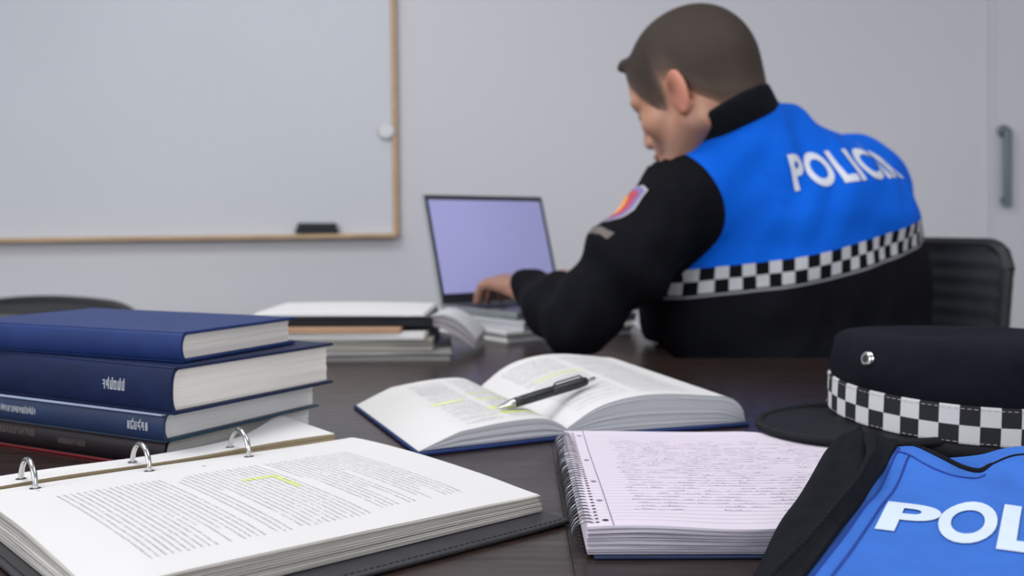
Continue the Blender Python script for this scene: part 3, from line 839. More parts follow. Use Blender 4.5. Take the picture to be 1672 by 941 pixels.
def lpnt(a, c, z): return LB + hx*a + hy*c + V((0, 0, ZB + z))
b = MB(); b.slab(lambda s, t: lpnt(LW*s, LDp*t, .0135), lambda s, t: lpnt(LW*s, LDp*t, .0), 2, 2, 1)
base = b.build('base', [M['silver'], M['silver']], lt, bevel=.003)
b = MB()
for r in range(5):
    for k in range(14):
        a0 = .018 + k*.0211; c0 = .028 + r*.0195
        b.slab(lambda s, t: lpnt(a0 + .0182*s, c0 + .0165*t, .0152), lambda s, t: lpnt(a0 + .0182*s, c0 + .0165*t, .0136), 1, 1, 1)
b.build('keyboard', [M['keys'], M['keys']], base, smooth=0)
b = MB(); b.slab(lambda s, t: lpnt(.11 + .11*s, .142 + .07*t, .0138), lambda s, t: lpnt(.11 + .11*s, .142 + .07*t, .0136), 1, 1, 1)
b.build('touchpad', [M['paper_dim'], M['paper_dim']], base, smooth=0)
TL = D(16.5); lu_ = V((0, 0, 1))*math.cos(TL) - hy*math.sin(TL); ln_ = hy*math.cos(TL) + V((0, 0, 1))*math.sin(TL)
def lid(a, c, d): return LB + hx*a + V((0, 0, ZB + .0125)) + lu_*c + ln_*d
LH = .237
b = MB(); b.slab(lambda s, t: lid(LW*s, LH*t, 0), lambda s, t: lid(LW*s, LH*t, -.006), 2, 2, 1)
ldo = b.build('lid', [M['silver'], M['silver']], lt, bevel=.002)
b = MB(); b.slab(lambda s, t: lid(.004 + (LW - .008)*s, .004 + (LH - .007)*t, .0008), lambda s, t: lid(.004 + (LW - .008)*s, .004 + (LH - .007)*t, .0001), 2, 2, 1)
b.build('bezel', [M['bezel'], M['bezel']], ldo, bevel=.0002)
b = MB(); b.slab(lambda s, t: lid(.011 + (LW - .022)*s, .024 + (LH - .036)*t, .0012), lambda s, t: lid(.011 + (LW - .022)*s, .024 + (LH - .036)*t, .0009), 2, 2, 1)
b.build('screen', [M['screen'], M['screen']], ldo, smooth=0)
b = MB(); b.tube([lid(.02, -.001, -.003), lid(LW - .02, -.001, -.003)], .0045, 12); b.build('hinge', M['bezel'], lt)

# ------------------------------------------------------------------ pile of papers left of the laptop
g_ = None
pile('magazine', (-.255, 1.755), D(4), (.30, .27), .0004, .0150, M['grey_cover'], edges_mat('dark_magazine_edges', (.06, .06, .06), (.30, .29, .29), 10), 'grey magazine lowest in the middle paper pile', 'magazine', rows=6, jit=.003, seed=41)
pile('magazine', (-.262, 1.750), D(1), (.27, .25), .0154, .0340, M['tan_cover'], edges_mat('tan_edges', (.10, .10, .085), (.36, .35, .31), 16), 'thick tan magazine second from bottom of the middle pile', 'magazine', rows=6, jit=.002, seed=42)
pile('paper_stack', (-.268, 1.745), D(-2), (.27, .24), .0344, .0435, M['paper_warm'], M['edges_white'], 'thin stack of white sheets under the kraft envelope', 'papers', rows=4, jit=.002, seed=43)
pile('kraft_envelope', (-.300, 1.735), D(0), (.25, .23), .0439, .0510, M['kraft'], M['kraft'], 'brown kraft envelope under the black folder in middle pile', 'envelope', rows=3, jit=.001, seed=44)
pile('document_folder', (-.262, 1.765), D(2), (.265, .23), .0514, .0655, M['black_leather'], M['cap_trim'], 'black document folder near the top of the middle pile', 'folder', rows=4, jit=.002, seed=45)
pile('paper_stack', (-.275, 1.775), D(-1), (.27, .22), .0659, .0710, M['paper'], M['edges_white'], 'loose white sheets topmost on the middle pile', 'papers', rows=4, jit=.004, seed=46, bow=.002)
# curled magazine leaning on the right side of that pile
b = MB()
def cur(s, t):
    x = -.128 + .070*s + .010*t; y = 1.66 + .20*t + .03*s
    z = .068 - .040*s**1.6 + .008*math.sin(PI*s)*(1 - .5*t) - .004*t
    return V((x, y, TZ + z))
b.slab(cur, lambda s, t: cur(s, t) - V((.002, 0, .016 + .010*math.sin(PI*s))), 16, 8, 8, .002, 0, 1, 0, seed=51)
cm = b.build('curled_magazine', [M['paper_dim'], edges_mat('curled_edges', (.16, .15, .17), (.44, .42, .45), 12)], None, smooth=50)
tag(cm, 'grey curled magazine drooping beside the laptop', 'magazine')

# ------------------------------------------------------------------ chairs
def chair(seat_c, back_dir, zs, ztop, bw, label, name, cushion, frame, dist, round_=.06, ribs=True, lean=6, crest=0.):
    t = thing(name, (seat_c[0], seat_c[1], 0), label, 'chair')
    B = V((math.cos(back_dir), math.sin(back_dir), 0)); W_ = V((-B.y, B.x, 0)); c = V((seat_c[0], seat_c[1], 0))
    b = MB()
    def st(s, q, z):
        x, y = (s - .5)*.48, (q - .5)*.48
        k = 1 - .10*sstep(.35, .5, abs(x)/.48)*sstep(.35, .5, abs(y)/.48)
        p = c + B*x*k + W_*y*k; return V((p.x, p.y, z))
    b.slab(lambda s, q: st(s, q, zs - .006*math.sin(PI*s)*math.sin(PI*q)), lambda s, q: st(s, q, zs - .06), 10, 10, 3)
    b.build('seat', [cushion, cushion], t, bevel=.01)
    z0 = zs + .06; hgt = ztop - z0; ln = math.tan(D(lean))
    def bk(s, q, off):
        y = (s - .5)
        wv = bw * (1 - .10*(1 - q))
        hh = q * hgt
        r = round_ / bw
        e = max(0, abs(y) - (.5 - r)) / r
        if q > .5: hh = min(hh, hgt - round_*(1 - math.sqrt(max(0, 1 - e*e))) - crest*(2*abs(y))**2)
        rib = .0012 * math.sin(hh / .030 * 2*PI) if ribs and off > 0 else 0
        p = c + B*(dist + hh*ln + .05*(1 - (2*y)**2) * .5 + rib*-1) + W_*y*wv - B*off
        return V((p.x, p.y, z0 + hh))
    b = MB(); b.slab(lambda s, q: bk(s, q, .014), lambda s, q: bk(s, q, -.010), 36, 90, 2)
    b.build('backrest', [cushion, cushion], t, smooth=60)
    b = MB()
    rim = [bk(0, k/30, .002) for k in range(31)] + [bk(k/36, 1, .002) for k in range(1, 37)] + [bk(1, 1 - k/30, .002) for k in range(1, 31)]
    b.tube(rim, .013, 10); b.build('back_frame', frame, t)
    b = MB(); b.tube([c + V((0, 0, zs - .06)) + B*.15, c + V((0, 0, zs - .08)) + B*(dist - .02), c + B*(dist + .03) + V((0, 0, zs + .1))], .018, 10); b.build('back_support', frame, t)
    b = MB(); b.lathe([(.05, zs - .07), (.028, zs - .09), (.025, .12), (.04, .07)], Matrix.Translation((c.x, c.y, 0)), 20); b.build('column', frame, t)
    for k in range(5):
        a = 2*PI*k/5 + .3; d_ = V((math.cos(a), math.sin(a), 0))
        b = MB(); b.tube([c + V((0, 0, .10)), c + d_*.15 + V((0, 0, .09)), c + d_*.29 + V((0, 0, .065))], [.026, .02, .014], 8); lg = b.build('base_spoke', frame, t)
        b = MB(); n_ = V((-d_.y, d_.x, 0)); Mw = Matrix.Translation(c + d_*.29 + V((0, 0, .028)) - n_*.012) @ n_.to_track_quat('Z', 'Y').to_matrix().to_4x4()
        b.lathe([(.02, 0), (.027, .004), (.027, .02), (.02, .024)], Mw, 20); b.tube([c + d_*.29 + V((0, 0, .055)), c + d_*.29 + V((0, 0, .07))], .006, 6)
        b.build('caster', frame, lg)
    return t
chair((.53, 1.93), math.atan2(.50, .86), .436, .925, .45, 'black ribbed office chair behind the seated police officer', 'office_chair', M['chair_mesh'], M['chair_frame'], .275, lean=3, round_=.045)
chair((-1.16, 3.04), D(-100), .43, .762, .56, 'low grey chair with rounded back behind the stacked navy books', 'low_chair', M['chair_grey'], M['chair_frame'], .24, round_=.12, ribs=False, lean=8, crest=.03)

# ------------------------------------------------------------------ signed-distance modelling for the officer
class Field:
    def __init__(s, xs, ys, zs):
        s.x = [np.array(q, dtype=np.float32) for q in (xs, ys, zs)]
        s.f = np.full([len(q) for q in s.x], 1., dtype=np.float32)
    def sub(s, lo, hi):
        sl = []
        for q, l, h in zip(s.x, lo, hi):
            i0, i1 = np.searchsorted(q, l), np.searchsorted(q, h)
            if i1 - i0 < 1: return None
            sl.append(slice(int(i0), int(i1)))
        return tuple(sl)
    def pts(s, sl): return np.meshgrid(s.x[0][sl[0]], s.x[1][sl[1]], s.x[2][sl[2]], indexing='ij', sparse=True)
    def comb(s, fn, lo, hi, k, op='add'):
        sl = s.sub(np.array(lo) - .07, np.array(hi) + .07)
        if sl is None: return
        X, Y, Z = s.pts(sl); d = fn(X, Y, Z).astype(np.float32); a = s.f[sl]
        if op == 'add':
            h = np.clip(.5 + .5*(a - d)/k, 0, 1); s.f[sl] = a*(1 - h) + d*h - k*h*(1 - h)
        else:
            d = -d; h = np.clip(.5 - .5*(a - d)/k, 0, 1); s.f[sl] = a*(1 - h) + d*h + k*h*(1 - h)
    def cap(s, a, b, ra, rb, k=.015, op='add'):
        a = np.array(a, float); b = np.array(b, float); ab = b - a; L2 = float(ab @ ab) + 1e-12; r = max(ra, rb)
        def fn(X, Y, Z):
            t = np.clip(((X - a[0])*ab[0] + (Y - a[1])*ab[1] + (Z - a[2])*ab[2]) / L2, 0, 1)
            return np.sqrt((X - a[0] - t*ab[0])**2 + (Y - a[1] - t*ab[1])**2 + (Z - a[2] - t*ab[2])**2) - (ra + (rb - ra)*t)
        s.comb(fn, np.minimum(a, b) - r, np.maximum(a, b) + r, k, op)
    def ell(s, c, rad, R=None, k=.015, op='add'):
        c = np.array(c, float); R = np.eye(3) if R is None else np.array(R, float); rad = np.array(rad, float); m = rad.max()
        def fn(X, Y, Z):
            x, y, z = X - c[0], Y - c[1], Z - c[2]
            u = R[0,0]*x + R[0,1]*y + R[0,2]*z; v = R[1,0]*x + R[1,1]*y + R[1,2]*z; w = R[2,0]*x + R[2,1]*y + R[2,2]*z
            k0 = np.sqrt((u/rad[0])**2 + (v/rad[1])**2 + (w/rad[2])**2); k1 = np.sqrt((u/rad[0]**2)**2 + (v/rad[1]**2)**2 + (w/rad[2]**2)**2) + 1e-6
            return k0*(k0 - 1)/k1
        s.comb(fn, c - m, c + m, k, op)
def nets(F):
    f = F.f; ins = f < 0
    c = ins[:-1, :-1, :-1].astype(np.int8)
    cnt = np.zeros([n - 1 for n in f.shape], np.int8)
    for i in (0, 1):
        for j in (0, 1):
            for k in (0, 1): cnt += ins[i:i + cnt.shape[0], j:j + cnt.shape[1], k:k + cnt.shape[2]]
    act = (cnt > 0) & (cnt < 8); ids = np.full(act.shape, -1, np.int32); I = np.argwhere(act); ids[act] = np.arange(len(I))
    P = np.zeros((len(I), 3)); W_ = np.zeros(len(I))
    X = F.x
    for a in range(3):
        o = [q for q in range(3) if q != a]
        for u in (0, 1):
            for v in (0, 1):
                o0 = [0, 0, 0]; o0[o[0]] = u; o0[o[1]] = v; o1 = list(o0); o1[a] = 1
                A = I + o0; B = I + o1; fa = f[A[:,0], A[:,1], A[:,2]]; fb = f[B[:,0], B[:,1], B[:,2]]
                m = (fa < 0) != (fb < 0); t = np.where(m, fa/np.where(m, fa - fb, 1), 0)
                for ax in range(3):
                    P[:, ax] += m * (X[ax][A[:,ax]] + t*(X[ax][B[:,ax]] - X[ax][A[:,ax]]))
                W_ += m
    P /= W_[:, None]
    Q = []
    for a in range(3):
        o = [q for q in range(3) if q != a]
        s0 = [slice(1, -1)]*3; s0[a] = slice(0, -1); s1 = list(s0); s1[a] = slice(1, None)
        A_, B_ = ins[tuple(s0)], ins[tuple(s1)]
        E = np.argwhere(A_ != B_); sg = A_[E[:,0], E[:,1], E[:,2]]
        E = E + np.array([1 if q != a else 0 for q in range(3)])
        def cid(u, v):
            K = E.copy(); K[:, o[0]] -= u; K[:, o[1]] -= v; return ids[K[:,0], K[:,1], K[:,2]]
        q = np.stack([cid(1, 1), cid(0, 1), cid(0, 0), cid(1, 0)], 1)
        fl = sg if a != 1 else ~sg
        q[~fl] = q[~fl][:, ::-1]; Q.append(q)
    Q = np.concatenate(Q); Q = Q[(Q >= 0).all(1)]
    return P, Q
def np_mesh(name, P, Q, mats, parent, attrs=None, smooth_it=0):
    me = bpy.data.meshes.new(name)
    me.vertices.add(len(P)); me.vertices.foreach_set('co', P.astype(np.float32).ravel())
    me.loops.add(len(Q)*4); me.loops.foreach_set('vertex_index', Q.astype(np.int32).ravel())
    me.polygons.add(len(Q)); me.polygons.foreach_set('loop_start', np.arange(0, len(Q)*4, 4, dtype=np.int32)); me.polygons.foreach_set('loop_total', np.full(len(Q), 4, np.int32))
    me.update(calc_edges=True); me.validate()
    for k, v in (attrs or {}).items():
        a = me.attributes.new(k, 'FLOAT', 'POINT'); a.data.foreach_set('value', v.astype(np.float32))
    for m in mats: me.materials.append(m)
    o = link(name, me, parent, 0); me.shade_smooth()
    return o
def lap(P, Q, it=2, lam=.5):
    E = np.concatenate([Q[:, [0, 1]], Q[:, [1, 2]], Q[:, [2, 3]], Q[:, [3, 0]]]); E = np.concatenate([E, E[:, ::-1]])
    deg = np.bincount(E[:, 0], minlength=len(P)).astype(float)
    for _ in range(it):
        S = np.stack([np.bincount(E[:, 0], weights=P[E[:, 1], k], minlength=len(P)) for k in range(3)], 1) / deg[:, None]
        P = P + lam*(S - P)
    return P
def vnormals(P, Q):
    n = np.cross(P[Q[:,2]] - P[Q[:,0]], P[Q[:,3]] - P[Q[:,1]]); Nn = np.zeros_like(P)
    for k in range(4):
        for a in range(3): Nn[:, a] += np.bincount(Q[:, k], weights=n[:, a], minlength=len(P))
    return Nn / (np.linalg.norm(Nn, axis=1, keepdims=True) + 1e-9)
def axis(*segs):
    out = []
    for (a, b_, st) in segs: out += list(np.arange(a, b_, st))
    return out

# joints -----------------------------------------------------------------
S_L = V((.285, 1.755, 1.000)); E_L = V((.108, 1.690, .808)); W_L = V((.030, 1.945, .840))
S_R = V((.650, 1.985, 1.040)); E_R = V((.470, 2.200, .850)); W_R = V((.185, 2.112, .842))
NK = V((.385, 1.850, 1.090)); PEL = V((.53, 1.90, .56))
FWD = V((-.55, .835, 0)).normalized(); LEFT = V((-FWD.y, FWD.x, 0)) * 1.0
KN = [PEL + LEFT*.10 + FWD*.42 + V((0, 0, -.04)), PEL - LEFT*.10 + FWD*.42 + V((0, 0, -.04))]
AN = [KN[0] + V((.0, -.02, -.43)), KN[1] + V((.02, .0, -.43))]
# head frame
HC = V((.303, 1.770, 1.204)); yaw = V((-.81, .586, 0)).normalized(); pit = D(25)
hf = yaw*math.cos(pit) - V((0, 0, 1))*math.sin(pit); hl = V((-yaw.y, yaw.x, 0)).normalized(); hu = hf.cross(hl)
HS = 1.12
def h2w(x, y, z): return HC + (hf*x + hl*y + hu*z) * HS
RH = [[*hf], [*hl], [*hu]]
def head(F, detail=True):
    e = lambda c, r, k=.02, op='add', R_=RH: F.ell(h2w(*c), [q*HS for q in r], R_, k, op)
    cp_ = lambda a, b_, ra, rb, k=.012, op='add': F.cap(h2w(*a), h2w(*b_), ra*HS, rb*HS, k, op)
    e((-.012, 0, .022), (.098, .076, .084)); e((-.035, 0, -.005), (.070, .070, .066)); e((.040, 0, .012), (.050, .062, .058))
    e((.040, 0, -.045), (.045, .054, .062), .025)
    for s in (-1, 1):
        cp_((-.002, s*.050, -.070), (.070, s*.014, -.112), .024, .020, .02)
        e((.060, s*.040, -.040), (.022, .020, .018), .02)
        cp_((.083, s*.014, .002), (.074, s*.046, .002), .010, .009, .012)
    cp_((.078, -.010, -.112), (.078, .010, -.112), .019, .019, .02)
    for s in (-1, 1): e((.092, s*.031, -.020), (.014, .017, .011), .010, 'sub')
    for s in (-1, 1): e((.074, s*.031, -.020), (.0125, .0125, .0125), .004)
    cp_((.086, 0, -.012), (.099, 0, -.052), .008, .0100, .012)
    e((.078, 0, -.070), (.016, .024, .020), .012)
    for s in (-1, 1): e((.092, s*.012, -.056), (.010, .0085, .008), .006)
    e((.090, 0, -.080), (.010, .024, .0055), .005); e((.088, 0, -.090), (.011, .021, .006), .005)
    for s in (-1, 1):   # ears
        a_ = D(22)*s
        fx = hf*math.cos(a_) ; 
        RR = Matrix((hf, hl, hu)); tw = Matrix.Rotation(-s*D(24), 3, hu) @ Matrix.Rotation(D(-8), 3, hl)
        Re = [[*(tw @ hf)], [*(tw @ hl)], [*(tw @ hu)]]
        F.ell(h2w(-.008, s*.080, -.028), [.021*HS, .0065*HS, .034*HS], Re, .004)
        F.ell(h2w(.000, s*.087, -.024), [.012*HS, .0050*HS, .022*HS], Re, .004, 'sub')
        F.cap(h2w(-.012, s*.076, -.052), h2w(-.006, s*.079, -.058), .008*HS, .006*HS, .006)
def hand(F, W_, dirv, side, z_k, tips):
    """palm, four fingers of unequal length and a thumb; side points to the thumb"""
    d = V(dirv).normalized(); sd = V(side).normalized(); up_ = V((0, 0, 1))
    kn = [W_ + d*l + sd*o + up_*zz for l, o, zz in ((.088, .030, .012), (.092, .010, .016), (.088, -.010, .014), (.080, -.029, .008))]
    F.cap(W_ - d*.07, W_, .029, .025, .012)
    for k_, (o, zz) in zip(kn, ((.016, 0), (.006, .003), (-.006, .003), (-.016, 0))):
        F.cap(W_ + sd*o + up_*zz, k_, .017, .0115, .012)
    LN = [(.040, .024, .019), (.044, .028, .020), (.041, .026, .019), (.032, .020, .017)]
    spread = (.10, .03, -.05, -.14)
    for k_, ln_2, sp in zip(kn, LN, spread):
        dd = (d + sd*sp).normalized()
        p1 = k_ + dd*ln_2[0]*.93 - up_*ln_2[0]*.12
        p2 = p1 + dd*ln_2[1]*.62 - up_*ln_2[1]*.78
        zt = ZB + .0152 + .0068
        p3 = p2 + dd*ln_2[2]*.35; p3.z = max(zt, p2.z - ln_2[2]*.94)
        F.cap(k_, p1, .0100, .0088, .004); F.cap(p1, p2, .0088, .0078, .003); F.cap(p2, p3, .0078, .0066, .003)
    b0 = W_ + d*.022 + sd*.022 - up_*.004; b1 = W_ + d*.050 + sd*.048 - up_*.006; b2 = b1 + d*.030 + sd*.012 - up_*.006; b3 = b2 + d*.022 - sd*.002 - up_*.002
    F.cap(b0, b1, .015, .0115, .010); F.cap(b1, b2, .0112, .0098, .004); F.cap(b2, b3, .0098, .0078, .004)

pr = thing('person', (PEL.x, PEL.y, 0), 'seated police officer in black and blue jacket typing on the laptop', 'person')
F = Field(axis((-.16, .47, .0036), (.47, .86, .009)), axis((1.60, 1.66, .009), (1.66, 2.26, .0036), (2.26, 2.62, .009)), axis((0., .77, .010), (.77, 1.39, .0036)))
head(F)
F.cap(h2w(-.030, 0, -.045), NK + V((.008, -.005, 0)), .062, .068, .03)
F.cap(h2w(-.045, 0, -.035), NK + V((.035, -.02, .01)), .050, .062, .03)
F.cap(NK + V((0, 0, -.04)), S_L, .055, .050, .04); F.cap(NK + V((0, 0, -.04)), S_R, .055, .050, .04)
F.ell((.49, 1.895, .95), (.17, .12, .16), [[-LEFT.x, -LEFT.y, 0], [FWD.x, FWD.y, 0], [0, 0, 1]], .05)
F.ell((.53, 1.90, .78), (.15, .11, .16), [[-LEFT.x, -LEFT.y, 0], [FWD.x, FWD.y, 0], [0, 0, 1]], .05)
F.ell(PEL, (.16, .12, .12), [[-LEFT.x, -LEFT.y, 0], [FWD.x, FWD.y, 0], [0, 0, 1]], .05)
for S_, E_, W_, sd_, dr_ in ((S_L, E_L, W_L, V((.80, .58, 0)), V((-.55, .83, 0))), (S_R, E_R, W_R, V((-.80, -.58, 0)), V((-.72, .60, 0)))):
    F.cap(S_, E_, .050, .040, .03); F.cap(E_, W_, .040, .027, .02)
    hand(F, W_, dr_, sd_, 0, 0)
for K_, A_, s in ((KN[0], AN[0], 1), (KN[1], AN[1], -1)):
    F.cap(PEL + LEFT*.09*s, K_, .080, .055, .04); F.cap(K_, A_, .052, .036, .02); F.cap(A_ + V((0, 0, -.02)), A_ + FWD*.15 + V((0, 0, -.045)), .035, .026, .02)
P, Q = nets(F); P = lap(P, Q, 1, .4)
Pl = P - np.array(HC); hx_ = Pl @ np.array(hf)/HS; hy_ = Pl @ np.array(hl)/HS; hz_ = Pl @ np.array(hu)/HS
ear = np.clip((np.abs(hy_) - .070)/.012, 0, 1) * (np.abs(hz_ + .028) < .06) * (hx_ < .04)
concha_shade = ear*np.exp(-((hx_ - .000)/.009)**2 - ((hz_ + .018)/.016)**2)  # shade of the ear hollow, painted into the skin colour
lips = np.exp(-((hx_ - .098)/.012)**2 - ((hz_ + .085)/.012)**2 - (hy_/.028)**2)
eyes = np.exp(-((np.hypot((np.abs(hy_) - .031)/.012, (hz_ + .020)/.006))**4)) * (hx_ > .07)
brow = np.exp(-(((hz_ - .006)/.006)**2)) * (np.abs(hy_) < .052) * (np.abs(hy_) > .010) * (hx_ > .06)
beard = np.clip((-.050 - hz_)/.03, 0, 1) * (hx_ > -.02) * (hz_ > -.16)
def skin_mat():
    m, nt, b = nmat('skin')
    tc = N(nt, 'ShaderNodeTexCoord'); no = N(nt, 'ShaderNodeTexNoise', Scale=22., Detail=4.); nt.links.new(tc.outputs['Object'], no.inputs['Vector'])
    c = ramp(nt, no.outputs['Fac'], [(.3, (.42, .205, .135)), (.7, (.49, .26, .175))])
    c = mixc(nt, mth(nt, 'MULTIPLY', attr_mix(nt, 'ear'), .55), c, (.52, .17, .12))
    c = mixc(nt, mth(nt, 'MULTIPLY', attr_mix(nt, 'concha_shade'), .75), c, (.14, .045, .035))
    c = mixc(nt, mth(nt, 'MULTIPLY', attr_mix(nt, 'lips'), .8), c, (.42, .13, .12))
    c = mixc(nt, mth(nt, 'MULTIPLY', attr_mix(nt, 'beard'), .45), c, (.20, .12, .095))
    c = mixc(nt, mth(nt, 'MULTIPLY', attr_mix(nt, 'brow'), .85), c, (.03, .02, .015))
    c = mixc(nt, mth(nt, 'MULTIPLY', attr_mix(nt, 'eyes'), .85), c, (.05, .04, .035))
    nt.links.new(c, b.inputs['Base Color']); b.inputs['Roughness'].default_value = .5
    b.inputs['Subsurface Weight'].default_value = .12; b.inputs['Subsurface Radius'].default_value = (.010, .004, .002)
    b.inputs['Subsurface Scale'].default_value = .5
    return m
body = np_mesh('body', P, Q, [skin_mat()], pr, dict(ear=ear, concha_shade=concha_shade, lips=lips, eyes=eyes, brow=brow, beard=beard))

# hair: cropped, fading out above the ears and at the nape --------------------
F = Field(axis((HC.x - .17, HC.x + .17, .0034)), axis((HC.y - .17, HC.y + .17, .0034)), axis((HC.z - .14, HC.z + .17, .0034)))
e = lambda c, r, k=.02: F.ell(h2w(*c), [q*HS for q in r], RH, k)
e((-.012, 0, .022), (.098, .076, .084)); e((-.035, 0, -.005), (.070, .070, .066)); e((.040, 0, .012), (.050, .062, .058)); e((.040, 0, -.045), (.045, .054, .062), .025)
F.cap(h2w(-.030, 0, -.045), NK + V((.008, -.005, 0)), .062, .068, .03)
F.cap(h2w(-.045, 0, -.035), NK + V((.035, -.02, .01)), .050, .062, .03)
X, Y, Z = np.meshgrid(*F.x, indexing='ij', sparse=True)
dx, dy, dz_ = X - HC.x, Y - HC.y, Z - HC.z
def loc(ax_): return (dx*ax_.x + dy*ax_.y + dz_*ax_.z)/HS
lx, ly, lz = loc(hf), loc(hl), loc(hu)
def hairline(lx, ly):     # local height above which hair grows
    h = np.interp(lx, [-.13, -.10, -.055, -.030, -.008, .012, .026, .040, .055, .075, .088, .11], [-.090, -.090, -.078, -.050, -.006, .000, -.040, -.040, -.012, .030, .055, .072])
    return h
hd_ = lz - hairline(lx, ly)
off = np.clip(hd_*.20, -.006, .0045) + .003*np.clip((lz - .06)/.04, 0, 1)
F.f = (F.f - off*1.).astype(np.float32)
F.cap(h2w(.066, -.034, .064), h2w(.070, 0, .068), .011, .014, .012); F.cap(h2w(.070, 0, .068), h2w(.066, .034, .064), .014, .011, .012)
for k in range(9):
    yy = -.032 + .008*k; F.cap(h2w(.074, yy, .070), h2w(.079, yy*1.04, .0700 + .003*math.sin(k*2.1)), .0095, .0085, .006)
P, Q = nets(F); P = lap(P, Q, 1, .4)
Pl = P - np.array(HC); a1, a2, a3 = Pl @ np.array(hf)/HS, Pl @ np.array(hl)/HS, Pl @ np.array(hu)/HS
fade = a3 - hairline(a1, a2) + .05*np.clip((a1 - .074)/.008, 0, 1)*(a3 > .056)
keep = (fade > -.002); kq = keep[Q].all(1); Q = Q[kq]; used = np.unique(Q); re = -np.ones(len(P), int); re[used] = np.arange(len(used)); P = P[used]; Q = re[Q]; fade = fade[used]; topn = a3[used]
def hair_mat():
    m, nt, b = nmat('cropped_hair')
    tc = N(nt, 'ShaderNodeTexCoord'); no = N(nt, 'ShaderNodeTexNoise', Scale=420., Detail=3.); nt.links.new(tc.outputs['Object'], no.inputs['Vector'])
    f = mth(nt, 'ADD', mth(nt, 'MULTIPLY', attr_mix(nt, 'fade'), 15.), mth(nt, 'MULTIPLY', mth(nt, 'SUBTRACT', no.outputs['Fac'], .5), .35))
    dark = mixc(nt, no.outputs['Fac'], (.016, .011, .008), (.040, .026, .018))
    c = ramp(nt, f, [(.0, (.42, .235, .165)), (.10, (.24, .145, .105)), (.30, (.105, .070, .054)), (.65, (.060, .042, .034)), (1., (.040, .028, .022))])
    big = N(nt, 'ShaderNodeTexNoise', Scale=14.); nt.links.new(tc.outputs['Object'], big.inputs['Vector'])
    c = mixc(nt, mth(nt, 'MULTIPLY', mth(nt, 'MINIMUM', mth(nt, 'MAXIMUM', f, 0.), .7), mth(nt, 'MULTIPLY', big.outputs['Fac'], 1.2)), c, dark)
    nt.links.new(c, b.inputs['Base Color']); b.inputs['Roughness'].default_value = .65; b.inputs['Specular IOR Level'].default_value = .3
    bp_ = N(nt, 'ShaderNodeBump', Strength=.5, Distance=.002); nt.links.new(no.outputs['Fac'], bp_.inputs['Height']); nt.links.new(bp_.outputs[0], b.inputs['Normal'])
    return m
np_mesh('hair', P, Q, [hair_mat()], body, dict(fade=fade))

# jacket -----------------------------------------------------------------
xa = -LEFT   # towards the wearer's right
Rt = [[xa.x, xa.y, 0], [FWD.x, FWD.y, 0], [0, 0, 1]]
SEC = [  # height, centre x, centre y, half width, half depth
    (.56, .530, 1.905, .235, .185), (.68, .530, 1.905, .240, .190), (.80, .533, 1.900, .240, .185), (.90, .532, 1.895, .238, .180),
    (.98, .520, 1.890, .232, .172), (1.04, .497, 1.885, .215, .155), (1.09, .460, 1.880, .175, .125), (1.13, .430, 1.870, .12, .095), (1.17, .41, 1.86, .07, .07)]
def torso(X, Y, Z):
    zz = Z.ravel(); zs_ = [q[0] for q in SEC]
    g = [np.interp(zz, zs_, [q[i] for q in SEC]).reshape(Z.shape) for i in range(1, 5)]
    x, y = X - g[0], Y - g[1]
    u = x*xa.x + y*xa.y; v = x*FWD.x + y*FWD.y
    k = (np.abs(u/g[2])**2.3 + np.abs(v/g[3])**2.3)**(1/2.3)
    d = (k - 1)*np.minimum(g[2], g[3])*.9
    return np.maximum(d, np.maximum(Z - 1.16, .575 - Z))
def jacket_torso(F):
    F.comb(torso, (.2, 1.6, .5), (.85, 2.2, 1.2), .02)
    F.cap(NK + V((.01, 0, -.02)), S_L + V((.03, .02, .015)), .070, .062, .05)
    F.cap(NK + V((.03, -.01, -.015)), S_R, .075, .078, .05)
    F.cap(S_R, S_R + V((-.02, -.02, -.10)), .080, .09, .05)
    F.cap((.388, 1.792, 1.068), (.455, 1.845, 1.085), .108, .102, .03); F.cap((.325, 1.800, 1.025), (.388, 1.792, 1.065), .096, .106, .03)
    F.ell((.535, 1.835, 1.00), (.19, .115, .105), Rt, .05)
    F.ell((.370, 1.87, .83), (.145, .13, .17), None, .05)
def jacket_sleeves(F):
    F.cap(S_L, S_L.lerp(E_L, .5), .074, .068, .02); F.cap(S_L.lerp(E_L, .5), E_L, .068, .053, .03)
    F.cap(E_L, E_L.lerp(W_L, .45), .053, .052, .03); F.cap(E_L.lerp(W_L, .45), E_L.lerp(W_L, .90) + V((0, 0, .004)), .051, .036, .03)
    F.cap(E_L.lerp(W_L, .86) + V((0, 0, .003)), E_L.lerp(W_L, .93) + V((0, 0, .004)), .040, .040, .006)
    F.cap(S_R, S_R.lerp(E_R, .5), .078, .068, .02); F.cap(S_R.lerp(E_R, .5), E_R, .066, .056, .03); F.cap(E_R, E_R.lerp(W_R, .9), .055, .038, .03)
jx = axis((-.02, .86, .0062)); jy = axis((1.58, 2.33, .0062)); jz = axis((.555, 1.24, .0062))
Ft = Field(jx, jy, jz); jacket_torso(Ft)
Fs = Field(jx, jy, jz); jacket_sleeves(Fs)
def trisample(F, P):
    idx = [np.clip(np.searchsorted(F.x[a], P[:, a]) - 1, 0, len(F.x[a]) - 2) for a in range(3)]
    fr = [(P[:, a] - F.x[a][idx[a]])/(F.x[a][idx[a] + 1] - F.x[a][idx[a]]) for a in range(3)]
    r = 0
    for i in (0, 1):
        for j in (0, 1):
            for k in (0, 1):
                w = (fr[0] if i else 1 - fr[0])*(fr[1] if j else 1 - fr[1])*(fr[2] if k else 1 - fr[2])
                r = r + w*F.f[idx[0] + i, idx[1] + j, idx[2] + k]
    return r
Fj = Field(jx, jy, jz); kk = .035
